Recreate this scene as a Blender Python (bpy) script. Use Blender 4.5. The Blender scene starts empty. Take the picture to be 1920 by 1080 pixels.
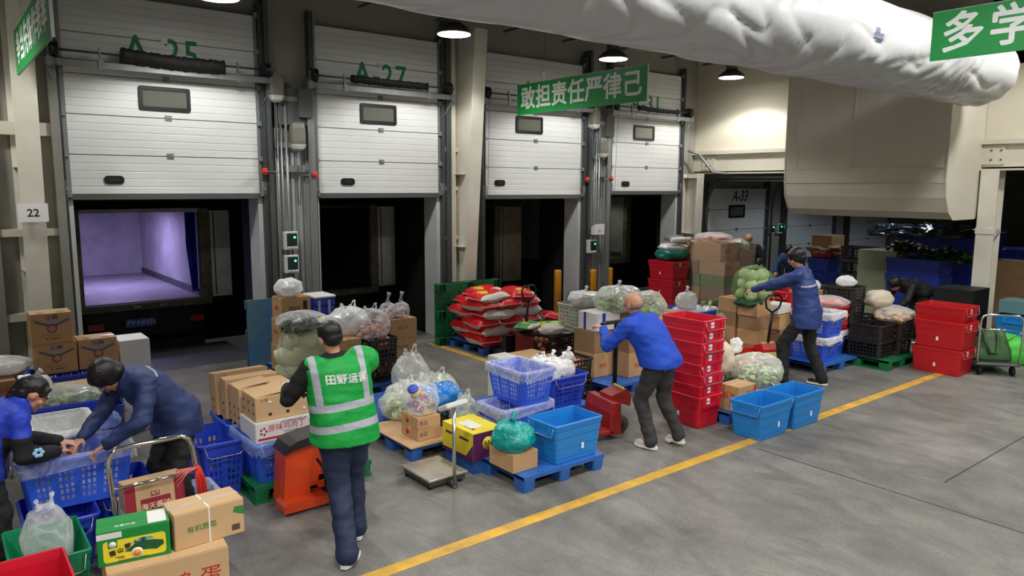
import bpy, bmesh, math, random
from mathutils import Vector, Matrix, noise
random.seed(7)
SC=bpy.context.scene
COL=SC.collection
PI=math.pi
# ---------------------------------------------------------------- camera
F=1385.0; PITCH=math.radians(7.85); ROLL=math.radians(0.25); AZ=math.radians(51.6); CAMH=2.7
fw=Vector((math.cos(AZ)*math.cos(PITCH),math.sin(AZ)*math.cos(PITCH),-math.sin(PITCH)))
r0=fw.cross(Vector((0,0,1))).normalized(); u0=r0.cross(fw)
rt=r0*math.cos(ROLL)+u0*math.sin(ROLL); up=u0*math.cos(ROLL)-r0*math.sin(ROLL)
CAM=Vector((0,0,CAMH))
cd=bpy.data.cameras.new('camera'); cam=bpy.data.objects.new('camera',cd); COL.objects.link(cam)
cam.matrix_world=Matrix(((rt.x,up.x,-fw.x,0),(rt.y,up.y,-fw.y,0),(rt.z,up.z,-fw.z,CAMH),(0,0,0,1)))
cd.sensor_width=36; cd.lens=F/1920*36; cd.clip_end=200; cd.clip_start=.05
SC.camera=cam
# ---------------------------------------------------------------- light and exposure
SC.view_settings.view_transform='Standard'; SC.view_settings.look='None'
SC.view_settings.gamma=1; SC.view_settings.use_curve_mapping=False
SC.view_settings.exposure=0.72
W=bpy.data.worlds.new('world'); SC.world=W; W.use_nodes=True
W.node_tree.nodes['Background'].inputs[0].default_value=(.55,.6,.65,1)
W.node_tree.nodes['Background'].inputs[1].default_value=.02
LAMP_W=150.0; LAMP_COL=(1,.985,.955)
def lamp_light(x,y,z,power,col=LAMP_COL,r=.26,angle=150,blend=.35):
    l=bpy.data.lights.new('lamp_light','SPOT'); l.energy=power; l.color=col; l.shadow_soft_size=r
    l.spot_size=math.radians(angle); l.spot_blend=blend
    o=bpy.data.objects.new('lamp_light',l); o.location=(x,y,z); COL.objects.link(o); return o
ROW1=[(-.4,9.55),(3.0,9.55),(6.44,9.55),(9.85,9.55),(13.35,9.55)]     # the row seen over the doors
ROW2=[(x,2.8) for x in (-2,1.6,5.2,8.7,12.2)]
ROW3=[(x,-2.6) for x in (-2,2.4,6.8,11.2)]
for x,y in ROW1: lamp_light(x,y,4.93,LAMP_W*1.3,angle=137,blend=.22)
for x,y in ROW2: lamp_light(x,y,5.77,LAMP_W*2.35)
for x,y in ROW3: lamp_light(x,y,5.45,LAMP_W*2.6)
lamp_light(17.2,8.2,3.3,55,(.8,.9,1)); lamp_light(21,6.5,3.3,60,(.8,.9,1)); lamp_light(20.5,1.2,3.3,30,(.8,.9,1))
# ---------------------------------------------------------------- pixel to place (the photograph taken as 1920x1080)
def ray(px,py): return fw*F+rt*(px-960)+up*(540-py)
def P(px,py,z=0.0):
    d=ray(px,py); return CAM+d*((z-CAMH)/d.z)
def PY(px,py,Y):
    d=ray(px,py); return CAM+d*(Y/d.y)
def PX(px,py,X):
    d=ray(px,py); return CAM+d*(X/d.x)
# ---------------------------------------------------------------- materials
MATS={}
def lin(c):
    return tuple(((v/255)/12.92 if v/255<=.04045 else ((v/255+.055)/1.055)**2.4) for v in c)+(1,)
def mat(name,c,rough=.6,metal=0,var=.0,vscale=6,bump=0,bscale=60,emit=None,estr=0,spec=.5,c2=None,stretch=None,coat=0,trans=0,sss=0):
    if name in MATS: return MATS[name]
    m=bpy.data.materials.new(name); m.use_nodes=True; nt=m.node_tree; b=nt.nodes['Principled BSDF']
    b.inputs['Base Color'].default_value=lin(c); b.inputs['Roughness'].default_value=rough
    b.inputs['Metallic'].default_value=metal; b.inputs['Specular IOR Level'].default_value=spec
    if coat: b.inputs['Coat Weight'].default_value=coat
    if trans: b.inputs['Transmission Weight'].default_value=trans
    if sss: b.inputs['Subsurface Weight'].default_value=sss; b.inputs['Subsurface Radius'].default_value=(.02,.01,.006)
    if emit: b.inputs['Emission Color'].default_value=lin(emit); b.inputs['Emission Strength'].default_value=estr
    tc=None
    if var or c2 or bump:
        tc=nt.nodes.new('ShaderNodeTexCoord'); mp=nt.nodes.new('ShaderNodeMapping')
        if stretch: mp.inputs['Scale'].default_value=stretch
        nt.links.new(tc.outputs['Object'],mp.inputs[0])
    if var or c2:
        n=nt.nodes.new('ShaderNodeTexNoise'); n.inputs['Scale'].default_value=vscale; n.inputs['Detail'].default_value=5
        n.inputs['Roughness'].default_value=.6
        nt.links.new(mp.outputs[0],n.inputs['Vector'])
        r=nt.nodes.new('ShaderNodeValToRGB'); r.color_ramp.elements[0].position=.3; r.color_ramp.elements[1].position=.7
        d=lin(c)
        if c2: e=lin(c2)
        else: e=tuple(max(0,v*(1-var)) for v in d[:3])+(1,)
        r.color_ramp.elements[0].color=e
        r.color_ramp.elements[1].color=d if c2 else tuple(min(1,v*(1+var*.6)) for v in d[:3])+(1,)
        nt.links.new(n.outputs[0],r.inputs[0]); nt.links.new(r.outputs[0],b.inputs['Base Color'])
    if bump:
        n2=nt.nodes.new('ShaderNodeTexNoise'); n2.inputs['Scale'].default_value=bscale; n2.inputs['Detail'].default_value=3
        nt.links.new(mp.outputs[0],n2.inputs['Vector'])
        bp=nt.nodes.new('ShaderNodeBump'); bp.inputs['Strength'].default_value=bump; bp.inputs['Distance'].default_value=.02
        nt.links.new(n2.outputs[0],bp.inputs['Height']); nt.links.new(bp.outputs[0],b.inputs['Normal'])
    MATS[name]=m; return m
def film(name,c,alpha=.35,bscale=5,white=.5):
    """thin crinkled plastic film: clear where seen straight on, hazier at grazing angles and along creases"""
    if name in MATS: return MATS[name]
    m=bpy.data.materials.new(name); m.use_nodes=True; nt=m.node_tree; nt.nodes.clear(); L=nt.links.new
    out=nt.nodes.new('ShaderNodeOutputMaterial'); mx=nt.nodes.new('ShaderNodeMixShader')
    tr=nt.nodes.new('ShaderNodeBsdfTransparent'); p=nt.nodes.new('ShaderNodeBsdfPrincipled')
    p.inputs['Base Color'].default_value=lin(c); p.inputs['Roughness'].default_value=.25; p.inputs['Specular IOR Level'].default_value=.7
    tc=nt.nodes.new('ShaderNodeTexCoord'); n=nt.nodes.new('ShaderNodeTexNoise'); n.inputs['Scale'].default_value=bscale
    n.inputs['Detail'].default_value=2.5; n.inputs['Distortion'].default_value=1.0
    L(tc.outputs['Object'],n.inputs['Vector'])
    bp=nt.nodes.new('ShaderNodeBump'); bp.inputs['Strength'].default_value=.6; bp.inputs['Distance'].default_value=.03
    L(n.outputs[0],bp.inputs['Height']); L(bp.outputs[0],p.inputs['Normal'])
    s=nt.nodes.new('ShaderNodeMath'); s.operation='SUBTRACT'; s.inputs[1].default_value=.5; L(n.outputs[0],s.inputs[0])
    ab=nt.nodes.new('ShaderNodeMath'); ab.operation='ABSOLUTE'; L(s.outputs[0],ab.inputs[0])
    r=nt.nodes.new('ShaderNodeMapRange'); r.interpolation_type='SMOOTHSTEP'; r.inputs[1].default_value=0; r.inputs[2].default_value=.07; r.inputs[3].default_value=white*.55; r.inputs[4].default_value=0; L(ab.outputs[0],r.inputs[0])
    lw=nt.nodes.new('ShaderNodeLayerWeight'); lw.inputs[0].default_value=.35
    f=nt.nodes.new('ShaderNodeMath'); f.operation='MULTIPLY_ADD'; L(lw.outputs[1],f.inputs[0]); f.inputs[1].default_value=.55; f.inputs[2].default_value=alpha
    ad=nt.nodes.new('ShaderNodeMath'); ad.operation='ADD'; ad.use_clamp=True; L(f.outputs[0],ad.inputs[0]); L(r.outputs[0],ad.inputs[1])
    L(ad.outputs[0],mx.inputs[0]); L(tr.outputs[0],mx.inputs[1]); L(p.outputs[0],mx.inputs[2]); L(mx.outputs[0],out.inputs[0])
    MATS[name]=m; return m
# ---------------------------------------------------------------- objects
PENDING=[]
def link(o,parent=None):
    PENDING.append(o)
    if parent is not None: o.parent=parent
    return o
def tag(o,label=None,cat=None,group=None,kind=None):
    if label: o['label']=label
    if cat: o['category']=cat
    if group: o['group']=group
    if kind: o['kind']=kind
    return o
def empty(name,loc=(0,0,0),rz=0,label=None,cat=None,group=None):
    o=bpy.data.objects.new(name,None); o.location=loc; o.rotation_euler=(0,0,rz); o.empty_display_size=.1
    PENDING.append(o); return tag(o,label,cat,group)
def drop(o):
    if o in PENDING: PENDING.remove(o)
    bpy.data.objects.remove(o)
def kids(o): return [c for c in bpy.data.objects if c.parent==o]
def dup(o,loc=None,rz=None,label=None,group=None,scale=None,_p=None,_k=None):
    if _k is None:
        _k={}
        for c in bpy.data.objects:
            if c.parent: _k.setdefault(c.parent.name,[]).append(c)
    c=o.copy(); PENDING.append(c)
    if _p is not None: c.parent=_p
    if loc is not None: c.location=loc
    if rz is not None: c.rotation_euler=(c.rotation_euler[0],c.rotation_euler[1],rz)
    if scale is not None: c.scale=scale
    if label: c['label']=label
    if group: c['group']=group
    for k in _k.get(o.name,[]): dup(k,_p=c,_k=_k)
    return c
class MB:
    def __init__(s): s.v=[];s.f=[];s.m=[];s.cm=0;s.sm=[]
    def add(s,vs,fs,smooth=False):
        b=len(s.v); s.v+= [tuple(v) for v in vs]; s.f+=[tuple(i+b for i in f) for f in fs]; s.m+=[s.cm]*len(fs); s.sm+=[smooth]*len(fs); return s
    def box(s,x0,y0,z0,x1,y1,z1):
        vs=[(x0,y0,z0),(x1,y0,z0),(x1,y1,z0),(x0,y1,z0),(x0,y0,z1),(x1,y0,z1),(x1,y1,z1),(x0,y1,z1)]
        return s.add(vs,[(0,3,2,1),(4,5,6,7),(0,1,5,4),(1,2,6,5),(2,3,7,6),(3,0,4,7)])
    def cbox(s,cx,cy,cz,sx,sy,sz): return s.box(cx-sx/2,cy-sy/2,cz-sz/2,cx+sx/2,cy+sy/2,cz+sz/2)
    def bbox(s,x0,y0,z0,x1,y1,z1,b=.006):
        """box with bevelled edges"""
        vs=[];X=(x0,x1);Y=(y0,y1);Z=(z0,z1)
        def idx(i,j,k,a): return ((i*2+j)*2+k)*3+a
        for i in (0,1):
            for j in (0,1):
                for k in (0,1):
                    sx=b if i==0 else -b; sy=b if j==0 else -b; sz=b if k==0 else -b
                    vs+=[(X[i],Y[j]+sy,Z[k]+sz),(X[i]+sx,Y[j],Z[k]+sz),(X[i]+sx,Y[j]+sy,Z[k])]
        fs=[]
        for a in range(3):
            for e in (0,1):
                c=[]
                for p,q in ((0,0),(1,0),(1,1),(0,1)):
                    t=[0,0,0]; t[a]=e; t[(a+1)%3]=p; t[(a+2)%3]=q; c.append(idx(*t,a))
                fs.append(tuple(c if e else c[::-1]))
        for a in range(3):   # edges along a
            b1,c1=(a+1)%3,(a+2)%3
            for p in (0,1):
                for q in (0,1):
                    t0=[0,0,0]; t0[b1]=p;t0[c1]=q; t1=list(t0); t1[a]=1
                    f=(idx(*t0,b1),idx(*t1,b1),idx(*t1,c1),idx(*t0,c1))
                    fs.append(f if (p+q)%2==1 else f[::-1])
        for i in (0,1):
            for j in (0,1):
                for k in (0,1):
                    f=(idx(i,j,k,0),idx(i,j,k,1),idx(i,j,k,2)); fs.append(f if (i+j+k)%2 else f[::-1])
        return s.add(vs,fs)
    def tube(s,pts,r,n=8,closed=False,rr=None,caps=True):
        pts=[Vector(p) for p in pts]; L=len(pts); vs=[];fs=[]
        prev=None
        for i,p in enumerate(pts):
            if closed: t=(pts[(i+1)%L]-pts[i-1])
            else: t=(pts[min(i+1,L-1)]-pts[max(i-1,0)])
            t.normalize()
            if prev is None:
                a=Vector((0,0,1)) if abs(t.z)<.9 else Vector((1,0,0)); u=t.cross(a).normalized()
            else:
                u=(prev-t*prev.dot(t)).normalized()
            prev=u; w=t.cross(u)
            q=r if rr is None else rr[i]
            for k in range(n):
                an=2*PI*k/n; vs.append(p+u*math.cos(an)*q+w*math.sin(an)*q)
        for i in range(L if closed else L-1):
            j=(i+1)%L
            for k in range(n):
                k2=(k+1)%n; fs.append((i*n+k,i*n+k2,j*n+k2,j*n+k))
        s.add(vs,fs,True)
        if caps and not closed:
            b=len(s.v)-len(vs); s.f+=[tuple(b+k for k in range(n))[::-1],tuple(b+(L-1)*n+k for k in range(n))]; s.m+=[s.cm]*2; s.sm+=[False]*2
        return s
    def lathe(s,prof,c=(0,0,0),n=24,axis='z'):
        vs=[];fs=[]
        for r,z in prof:
            for k in range(n):
                a=2*PI*k/n; x,y=r*math.cos(a),r*math.sin(a)
                v=(x,y,z) if axis=='z' else ((z,x,y) if axis=='x' else (y,z,x))
                vs.append((v[0]+c[0],v[1]+c[1],v[2]+c[2]))
        for i in range(len(prof)-1):
            for k in range(n):
                k2=(k+1)%n; fs.append((i*n+k,i*n+k2,(i+1)*n+k2,(i+1)*n+k))
        fs.append(tuple(range(n))[::-1]); fs.append(tuple((len(prof)-1)*n+k for k in range(n)))
        return s.add(vs,fs,True)
    def prism(s,poly,a,b,axis='y'):
        """polygon extruded from a to b along axis; poly in the other two coordinates"""
        n=len(poly)
        def V(p,t): return (p[0],t,p[1]) if axis=='y' else ((t,p[0],p[1]) if axis=='x' else (p[0],p[1],t))
        vs=[V(p,a) for p in poly]+[V(p,b) for p in poly]
        fs=[tuple(range(n)),tuple(range(n,2*n))[::-1]]+[(i,i+n,(i+1)%n+n,(i+1)%n) for i in range(n)]
        return s.add(vs,fs)
    def loft(s,rings,cap0=True,cap1=True,smooth=False):
        n=len(rings[0]); vs=[v for r in rings for v in r]; fs=[]
        for i in range(len(rings)-1):
            for k in range(n):
                k2=(k+1)%n; fs.append((i*n+k,i*n+k2,(i+1)*n+k2,(i+1)*n+k))
        s.add(vs,fs,smooth)
        b=len(s.v)-len(vs)
        if cap0: s.f.append(tuple(b+k for k in range(n))[::-1]); s.m.append(s.cm); s.sm.append(False)
        if cap1: s.f.append(tuple(b+(len(rings)-1)*n+k for k in range(n))); s.m.append(s.cm); s.sm.append(False)
        return s
    def rot(s,M):
        s.v=[tuple(M@Vector(v)) for v in s.v]; return s
    def build(s,name,mats,parent=None,loc=None,smooth=None,fixn=False):
        me=bpy.data.meshes.new(name); me.from_pydata(s.v,[],s.f)
        if not isinstance(mats,(list,tuple)): mats=[mats]
        for m in mats: me.materials.append(m)
        me.polygons.foreach_set('material_index',s.m)
        sm=s.sm if smooth is None else [smooth]*len(s.f)
        me.polygons.foreach_set('use_smooth',sm)
        if fixn:
            bm=bmesh.new(); bm.from_mesh(me); bmesh.ops.recalc_face_normals(bm,faces=bm.faces); bm.to_mesh(me); bm.free()
        me.update()
        o=bpy.data.objects.new(name,me)
        if loc is not None: o.location=loc
        return link(o,parent)
def rrect(sx,sy,z,r,n=3,cx=0,cy=0):
    out=[]
    for (qx,qy,a0) in ((1,1,0),(-1,1,90),(-1,-1,180),(1,-1,270)):
        for k in range(n+1):
            a=math.radians(a0+90*k/n); out.append((cx+qx*(sx/2-r)+r*math.cos(a),cy+qy*(sy/2-r)+r*math.sin(a),z))
    return out
TXT={}
def text(s,size,m,parent,loc,rot,name='print',bold=.0,ext=.0006,sx=1,shear=0,align='CENTER',space=1.0):
    key=(s,size,bold,ext,sx,shear,align,space,m.name)
    if key not in TXT:
        c=bpy.data.curves.new('t','FONT'); c.body=s; c.size=size; c.extrude=ext; c.align_x=align; c.align_y='CENTER'; c.shear=shear; c.resolution_u=2
        c.space_character=space; c.space_line=.95
        o=bpy.data.objects.new('t',c); COL.objects.link(o)
        bpy.context.view_layer.update()
        me=bpy.data.meshes.new_from_object(o.evaluated_get(bpy.context.evaluated_depsgraph_get()))
        bpy.data.objects.remove(o); bpy.data.curves.remove(c)
        if bold:
            vs=[v.co.copy() for v in me.vertices]; fs=[tuple(p.vertices) for p in me.polygons]; nv=[];nf=[]
            for k,(dx,dy) in enumerate(((0,0),(1,0),(-1,0),(0,1),(0,-1),(.7,.7),(-.7,.7),(.7,-.7),(-.7,-.7))):
                b0=len(nv); nv+=[(v.x+dx*bold,v.y+dy*bold,v.z+k*1e-5) for v in vs]; nf+=[tuple(i+b0 for i in f) for f in fs]
            me=bpy.data.meshes.new('t'); me.from_pydata(nv,[],nf); me.update()
        if sx!=1:
            for v in me.vertices: v.co.x*=sx
        me.materials.clear(); me.materials.append(m); TXT[key]=me
    o=bpy.data.objects.new(name,TXT[key]); o.location=loc; o.rotation_euler=rot
    return link(o,parent)
# rotations that lay text on a face: seen from -X, from -Y, on top
RX=(PI/2,0,-PI/2); RY=(PI/2,0,0); RT=(0,0,0)
def noisev(p,s=1.0,seed=0): return noise.noise(Vector((p[0]*s+seed*7.3,p[1]*s-seed*3.1,p[2]*s+seed*1.7)))
# ================================================================ the setting
CREAM=mat('cream_paint',(220,215,198),.5,var=.05,vscale=2.5)
CREAM2=mat('cream_panel',(206,200,182),.6,var=.07,vscale=1.2)
GREYW=mat('grey_wall_panel',(158,155,145),.7,var=.08,vscale=2)
GALV=mat('galvanised_steel',(150,155,155),.42,.55,var=.15,vscale=9,stretch=(1,1,.15))
GALVD=mat('dark_galvanised_steel',(92,97,97),.5,.5,var=.15,vscale=9,stretch=(1,1,.2))
BLACK=mat('black_rubber',(16,16,18),.75)
BLACKP=mat('black_plastic',(22,22,24),.4)
DARKC=mat('dark_ceiling',(66,66,64),.9)
DOORW=mat('door_skin_white',(222,224,222),.45,var=.03,vscale=3)
GLASSD=mat('door_glass',(104,104,96),.15,spec=.9)
SEALG=mat('grey_seal',(84,86,84),.6)
REDP=mat('signal_red',(225,60,35),.5)
WHITE=mat('white_plastic',(232,232,228),.45)
GREENT=mat('green_lettering',(20,128,84),.6)
INK=mat('black_ink',(30,28,28),.7)
def struct(o): o['kind']='structure'; return o
# floor: worn concrete
def floor_mat():
    m=bpy.data.materials.new('worn_concrete'); m.use_nodes=True; nt=m.node_tree; b=nt.nodes['Principled BSDF']; L=nt.links.new
    tc=nt.nodes.new('ShaderNodeTexCoord')
    def N(sc,det,rg,dist=0,st=None):
        n=nt.nodes.new('ShaderNodeTexNoise'); n.inputs['Scale'].default_value=sc; n.inputs['Detail'].default_value=det; n.inputs['Roughness'].default_value=rg; n.inputs['Distortion'].default_value=dist
        if st:
            mp=nt.nodes.new('ShaderNodeMapping'); mp.inputs['Scale'].default_value=st; mp.inputs['Rotation'].default_value=(0,0,.35); L(tc.outputs['Object'],mp.inputs[0]); L(mp.outputs[0],n.inputs['Vector'])
        else: L(tc.outputs['Object'],n.inputs['Vector'])
        return n
    def R(src,p0,c0,p1,c1):
        r=nt.nodes.new('ShaderNodeValToRGB'); e=r.color_ramp.elements; e[0].position=p0;e[0].color=lin(c0);e[1].position=p1;e[1].color=lin(c1); L(src.outputs[0],r.inputs[0]); return r
    def MX(a,b_,f,mode='MIX',fac=None):
        x=nt.nodes.new('ShaderNodeMix'); x.data_type='RGBA'; x.blend_type=mode
        L(a.outputs[0] if a.type!='MIX' else a.outputs[2],x.inputs[6]); L(b_.outputs[0] if b_.type!='MIX' else b_.outputs[2],x.inputs[7])
        if fac is not None: L(fac.outputs[0],x.inputs[0])
        else: x.inputs[0].default_value=f
        return x
    big=N(.55,7,.62,.6); base=R(big,.3,(122,119,113),.7,(164,161,154))
    mid=N(3.2,8,.7,.8,(1,.45,1)); mr=R(mid,.3,(150,150,150),.75,(255,255,255))
    c1=MX(base,mr,.75,'MULTIPLY')
    st=N(1.6,6,.75,2.2); sr=R(st,.60,(0,0,0),.74,(200,200,200)); dark=R(st,.0,(88,86,84),1,(88,86,84))
    c2=MX(c1,dark,1,'MIX',sr)
    fn=N(40,3,.6); fr=R(fn,.3,(205,205,205),.7,(255,255,255)); c3=MX(c2,fr,.6,'MULTIPLY')
    L(c3.outputs[2],b.inputs['Base Color'])
    rr=nt.nodes.new('ShaderNodeMapRange'); rr.inputs[3].default_value=.38; rr.inputs[4].default_value=.75; L(mid.outputs[0],rr.inputs[0]); L(rr.outputs[0],b.inputs['Roughness'])
    bp=nt.nodes.new('ShaderNodeBump'); bp.inputs['Strength'].default_value=.15; bp.inputs['Distance'].default_value=.01; L(fn.outputs[0],bp.inputs['Height']); L(bp.outputs[0],b.inputs['Normal'])
    return m
FLOORM=floor_mat()
YL,YR,XL,XR=-8.0,11.22,-7.0,34.0
b=MB().box(XL,YL,-.2,XR,11.42,0); struct(b.build('floor',FLOORM))
b=MB().box(XL,YL,6.6,XR,11.6,6.8); struct(b.build('ceiling',DARKC))
b=MB().box(XL-.2,YL,-.2,XL,11.6,6.8); struct(b.build('wall_left',CREAM2))
b=MB().box(XL,YL-.2,-.2,XR,YL,6.8); struct(b.build('wall_front',CREAM2))
b=MB().box(XR,YL,-.2,XR+.2,11.6,6.8); struct(b.build('wall_right',GREYW))
# saw-cut joints in the slab
JM=mat('joint_filler',(62,60,58),.9)
for k,(x0,y0,x1,y1) in enumerate([(6.6,YL,6.615,4.2),(12.6,YL,12.615,3.2),(0.6,YL,.615,3),(7.2,2.62,33,2.635)]):
    struct(MB().box(x0,y0,-.004,x1,y1,.0012).build('trim_1',JM))
# painted lines
YELL=mat('yellow_floor_paint',(238,182,58),.55,c2=(176,142,70),vscale=5)
def line(x0,y0,x1,y1): struct(MB().box(x0,y0,0,x1,y1,.003).build('trim_2',YELL))
line(XL,4.32,11.9,4.44)
line(6.62,8.4,6.74,10.7)
line(1.3,7.05,1.95,7.15); line(3.2,6.95,3.5,7.05); line(3.14,6.95,3.24,8.3); line(-.6,3,-.48,9)
# dock openings
DOORS=[(1.47,4.01,2.56),(4.86,7.18,2.56),(8.12,10.62,2.52),(11.40,13.70,2.58),(14.72,17.27,.0),(18.3,20.7,0.),(21.7,24.1,0),(25.1,27.5,0)]
OPEN=DOORS[:4]
WB=MB(); WB.cm=0
z_top=2.75
xs=[-1.9]
WB.box(XL,11.22,0,-1.9,11.55,6.6)
prev=.56
WB.box(-1.9,11.22,z_top,.56,11.55,6.6)
for (a,c,zb) in OPEN:
    WB.box(prev,11.22,0,a+.02,11.55,6.6); WB.box(a+.02,11.22,z_top,c-.02,11.55,6.6); prev=c-.02
WB.box(prev,11.22,0,XR,11.55,6.6)
struct(WB.build('wall_back',GREYW))
# door frames, jamb linings
JAMB=mat('jamb_lining',(204,206,204),.55,var=.08,vscale=4)
for (a,c,zb) in OPEN:
    b=MB(); b.box(a-.03,11.14,0,a+.06,11.56,z_top); b.box(c-.06,11.14,0,c+.03,11.56,z_top); struct(b.build('trim_3',JAMB))
# dock pit behind every opening: black shelter walls and leveller
PLATE=mat('checker_plate',(96,96,96),.55,.35,var=.3,vscale=5,bump=.3,bscale=80)
SHELT=mat('black_shelter',(14,14,16),.8)
b=MB(); b.box(XL,11.56,-1.3,XR,15.5,-1.25); b.box(XL,19.8,-1.3,XR,19.9,4); b.box(XL,11.56,2.9,XR,19.9,3.0)
struct(b.build('trim_4',SHELT))
ENDY=[12.3,12.15,12.6,12.35,11.75]
for i,(a,c,zb) in enumerate([(-1.9,.56,2.5)]+OPEN):
    struct(MB().box(a-.12,11.56,-1.3,a-.02,13.2,2.9).build('wall_back_shelter',SHELT))
    struct(MB().box(c+.02,11.56,-1.3,c+.12,ENDY[i],2.9).build('wall_back_shelter',SHELT))
    struct(MB().box(a-.02,11.56,2.47,c+.02,13.1,2.9).build('wall_back_shelter',SHELT))
    struct(MB().prism([(a-.02,12.2),(a+.32,13.1),(a-.02,13.1)],.06,2.45,'z').build('wall_back_shelter',SHELT))
LEVN=['dock leveller plate at the left edge of the picture','worn steel dock leveller plate in front of the purple-lit truck','steel dock leveller plate below the second raised door','steel dock leveller plate behind the rice sacks','steel dock leveller plate below the fourth raised door']
for i,(a,c,zb) in enumerate([(-1.9,.56,2.5)]+OPEN):
    t=empty('dock_leveller',((a+c)/2,11.42,0),0,LEVN[i],'dock leveller','dock levellers in the door openings'); w=(c-a)/2-.06
    MB().box(-w,.02,-.04,w,1.5,0).build('deck_plate',PLATE,t); MB().box(-w,1.51,-.03,w,1.66,-.005).build('lip',PLATE,t)
    MB().box(-w,.0,-.3,w,.018,-.003).build('front_angle',GALVD,t)
# columns -----------------------------------------------------------
def hcol(xc,label,y_bot=10.8,y_top=10.36,ztop=5.3,grime=True):
    t=empty('steel_column',(xc,11.2,0),0,label,'column','tapered cream steel columns')
    COLM=mat('column_paint',(226,223,210),.5,c2=(214,209,192),vscale=3)
    yb,yt=y_bot-11.2,y_top-11.2
    MB().add([(-.006,0,0),(-.006,yb,0),(-.006,yt,ztop),(-.006,0,ztop),(.006,0,0),(.006,yb,0),(.006,yt,ztop),(.006,0,ztop)],[(0,1,2,3),(7,6,5,4),(0,4,5,1),(1,5,6,2),(2,6,7,3),(3,7,4,0)]).build('web',COLM,t)
    MB().box(-.125,-.014,0,.125,.0,ztop).build('rear_flange',COLM,t)
    q=.016
    MB().add([(-.125,yb,0),(.125,yb,0),(.125,yt,ztop),(-.125,yt,ztop),(-.125,yb-q,0),(.125,yb-q,0),(.125,yt-q,ztop),(-.125,yt-q,ztop)],[(3,2,1,0),(4,5,6,7),(0,1,5,4),(1,2,6,5),(2,3,7,6),(3,0,4,7)]).build('front_flange',COLM,t)
    b=MB(); 
    for z in (1.62,2.9): b.box(-.12,yb*.95,z,.12,0,z+.012)
    b.build('stiffener',COLM,t)
    MB().box(-.16,yb-.05,0,.16,0,.02).build('base_plate',COLM,t)
    return t
c22=hcol(1.03,'cream steel column carrying the plate numbered 22')
c7=hcol(7.53,'cream steel column between the second and third raised doors')
c14=hcol(14.08,'cream steel column in the corner right of the fourth raised door',10.85,10.8,3.0)
p=empty('number_plate',(1.02,10.52,2.36),0,'white plate with the number 22 on the left column','sign')
MB().box(-.155,-.012,-.11,.155,.0,.11).build('board',WHITE,p); text('22',.13,INK,p,(0,-.0135,-.005),RY,bold=.002)
# rails and girts between column 22 and the doors
GIRT=mat('girt_paint',(206,200,182),.6)
def trim(b,m,n='trim_5'): return struct(b.build(n,m))
for z in (.98,2.05,3.3):
    b=MB(); b.box(.62,11.04,z,1.42,11.22,z+.09 if z<3 else z+.16); trim(b,GIRT,'trim_5')
for x in (.60,1.33):
    b=MB(); b.box(x,11.0,0,x+.1,11.22,5.6); trim(b,mat('post_grey',(150,150,142),.5,.3,var=.1),'trim_6')
b=MB(); b.box(7.26,11.02,0,7.36,11.22,5.6); b.box(7.2,11.1,0,7.24,11.22,4.2); trim(b,GALVD,'trim_6')
for z in (.9,1.75,2.62,3.3):
    b=MB(); b.box(7.24,11.05,z,7.52,11.22,z+.07); trim(b,GIRT,'trim_5')
b=MB(); b.box(7.36,11.0,0,7.44,11.22,5.4); trim(b,GIRT,'trim_6')
# cross wall with girder at X=14.3
b=MB(); b.box(14.4,5.2,3.5,14.55,11.22,6.6); b.box(14.4,-1,3.5,14.55,5.2,4.75); struct(b.build('wall_right_upper',mat('cream_wall_board',(226,219,200),.6,var=.04,vscale=.8)))
b=MB(); b.box(14.27,-1,3.44,14.55,11.22,3.52); b.box(14.36,-1,3.06,14.40,11.22,3.44); b.box(14.27,-1,3.0,14.52,11.22,3.03); trim(b,CREAM,'trim_7')
b=MB()
for y in (10.6,5.4,4.75,2): b.box(14.33,y,3.1,14.36,y+.35,3.42)
trim(b,CREAM,'trim_7')
b=MB()
for y in (10.72,10.84,5.5,5.6,4.8,4.95):
    for z in (3.18,3.34): b.lathe([(.016,0),(.016,.014)],(14.315,y,z),6,'x')
trim(b,GALVD,'trim_8')
b=MB(); b.box(14.4,-1,5.0,XR,5.2,5.1); trim(b,DARKC,'trim_8')
# low dark soffit beyond the cross wall
b=MB(); b.box(14.56,YL,3.5,XR,11.22,3.6); trim(b,DARKC,'trim_9')
# column at the right
t=empty('steel_column',(14.28,4.92,0),0,'cream steel column at the right behind the hand trolley','column','tapered cream steel columns')
CP=MATS['column_paint']
MB().box(-.016,-.14,0,0,.14,3.0).build('front_flange',CP,t); MB().box(0,-.006,0,.26,.006,3.0).build('web',CP,t); MB().box(.26,-.14,0,.276,.14,3.0).build('rear_flange',CP,t)
b=MB(); b.box(-.03,-.15,1.92,-.016,.15,2.02); b.box(.0,-.15,1.94,.26,-.135,2.0); b.build('splice_plate',CP,t)
MB().box(-.1,-.2,0,.34,.2,.02).build('base_plate',CP,t)
# hood under the duct
t=empty('air_hood',(13,5.12,2.18),0,'large cream sheet-metal air hood hanging below the white duct','air duct')
HM=mat('hood_paint',(218,211,196),.45,var=.06,vscale=.9)
prof=[(0,0.86),(.01,.62),(.05,.36),(.18,.12),(.36,.0),(1.28,.0),(1.34,.1),(1.38,.5),(1.38,3.2),(0,3.2)]
MB().prism(prof,.0,2.86,'y').build('shell',HM,t,fixn=True)
for y in (-.022,2.86):
    b=MB(); b.prism([(x-.012 if x<.3 else x,z-(.012 if z<.05 else 0)) for x,z in prof],y,y+.022,'y'); b.build('side_panel',mat('hood_side_paint',(226,220,204),.5,var=.04,vscale=2),t,fixn=True)

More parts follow.
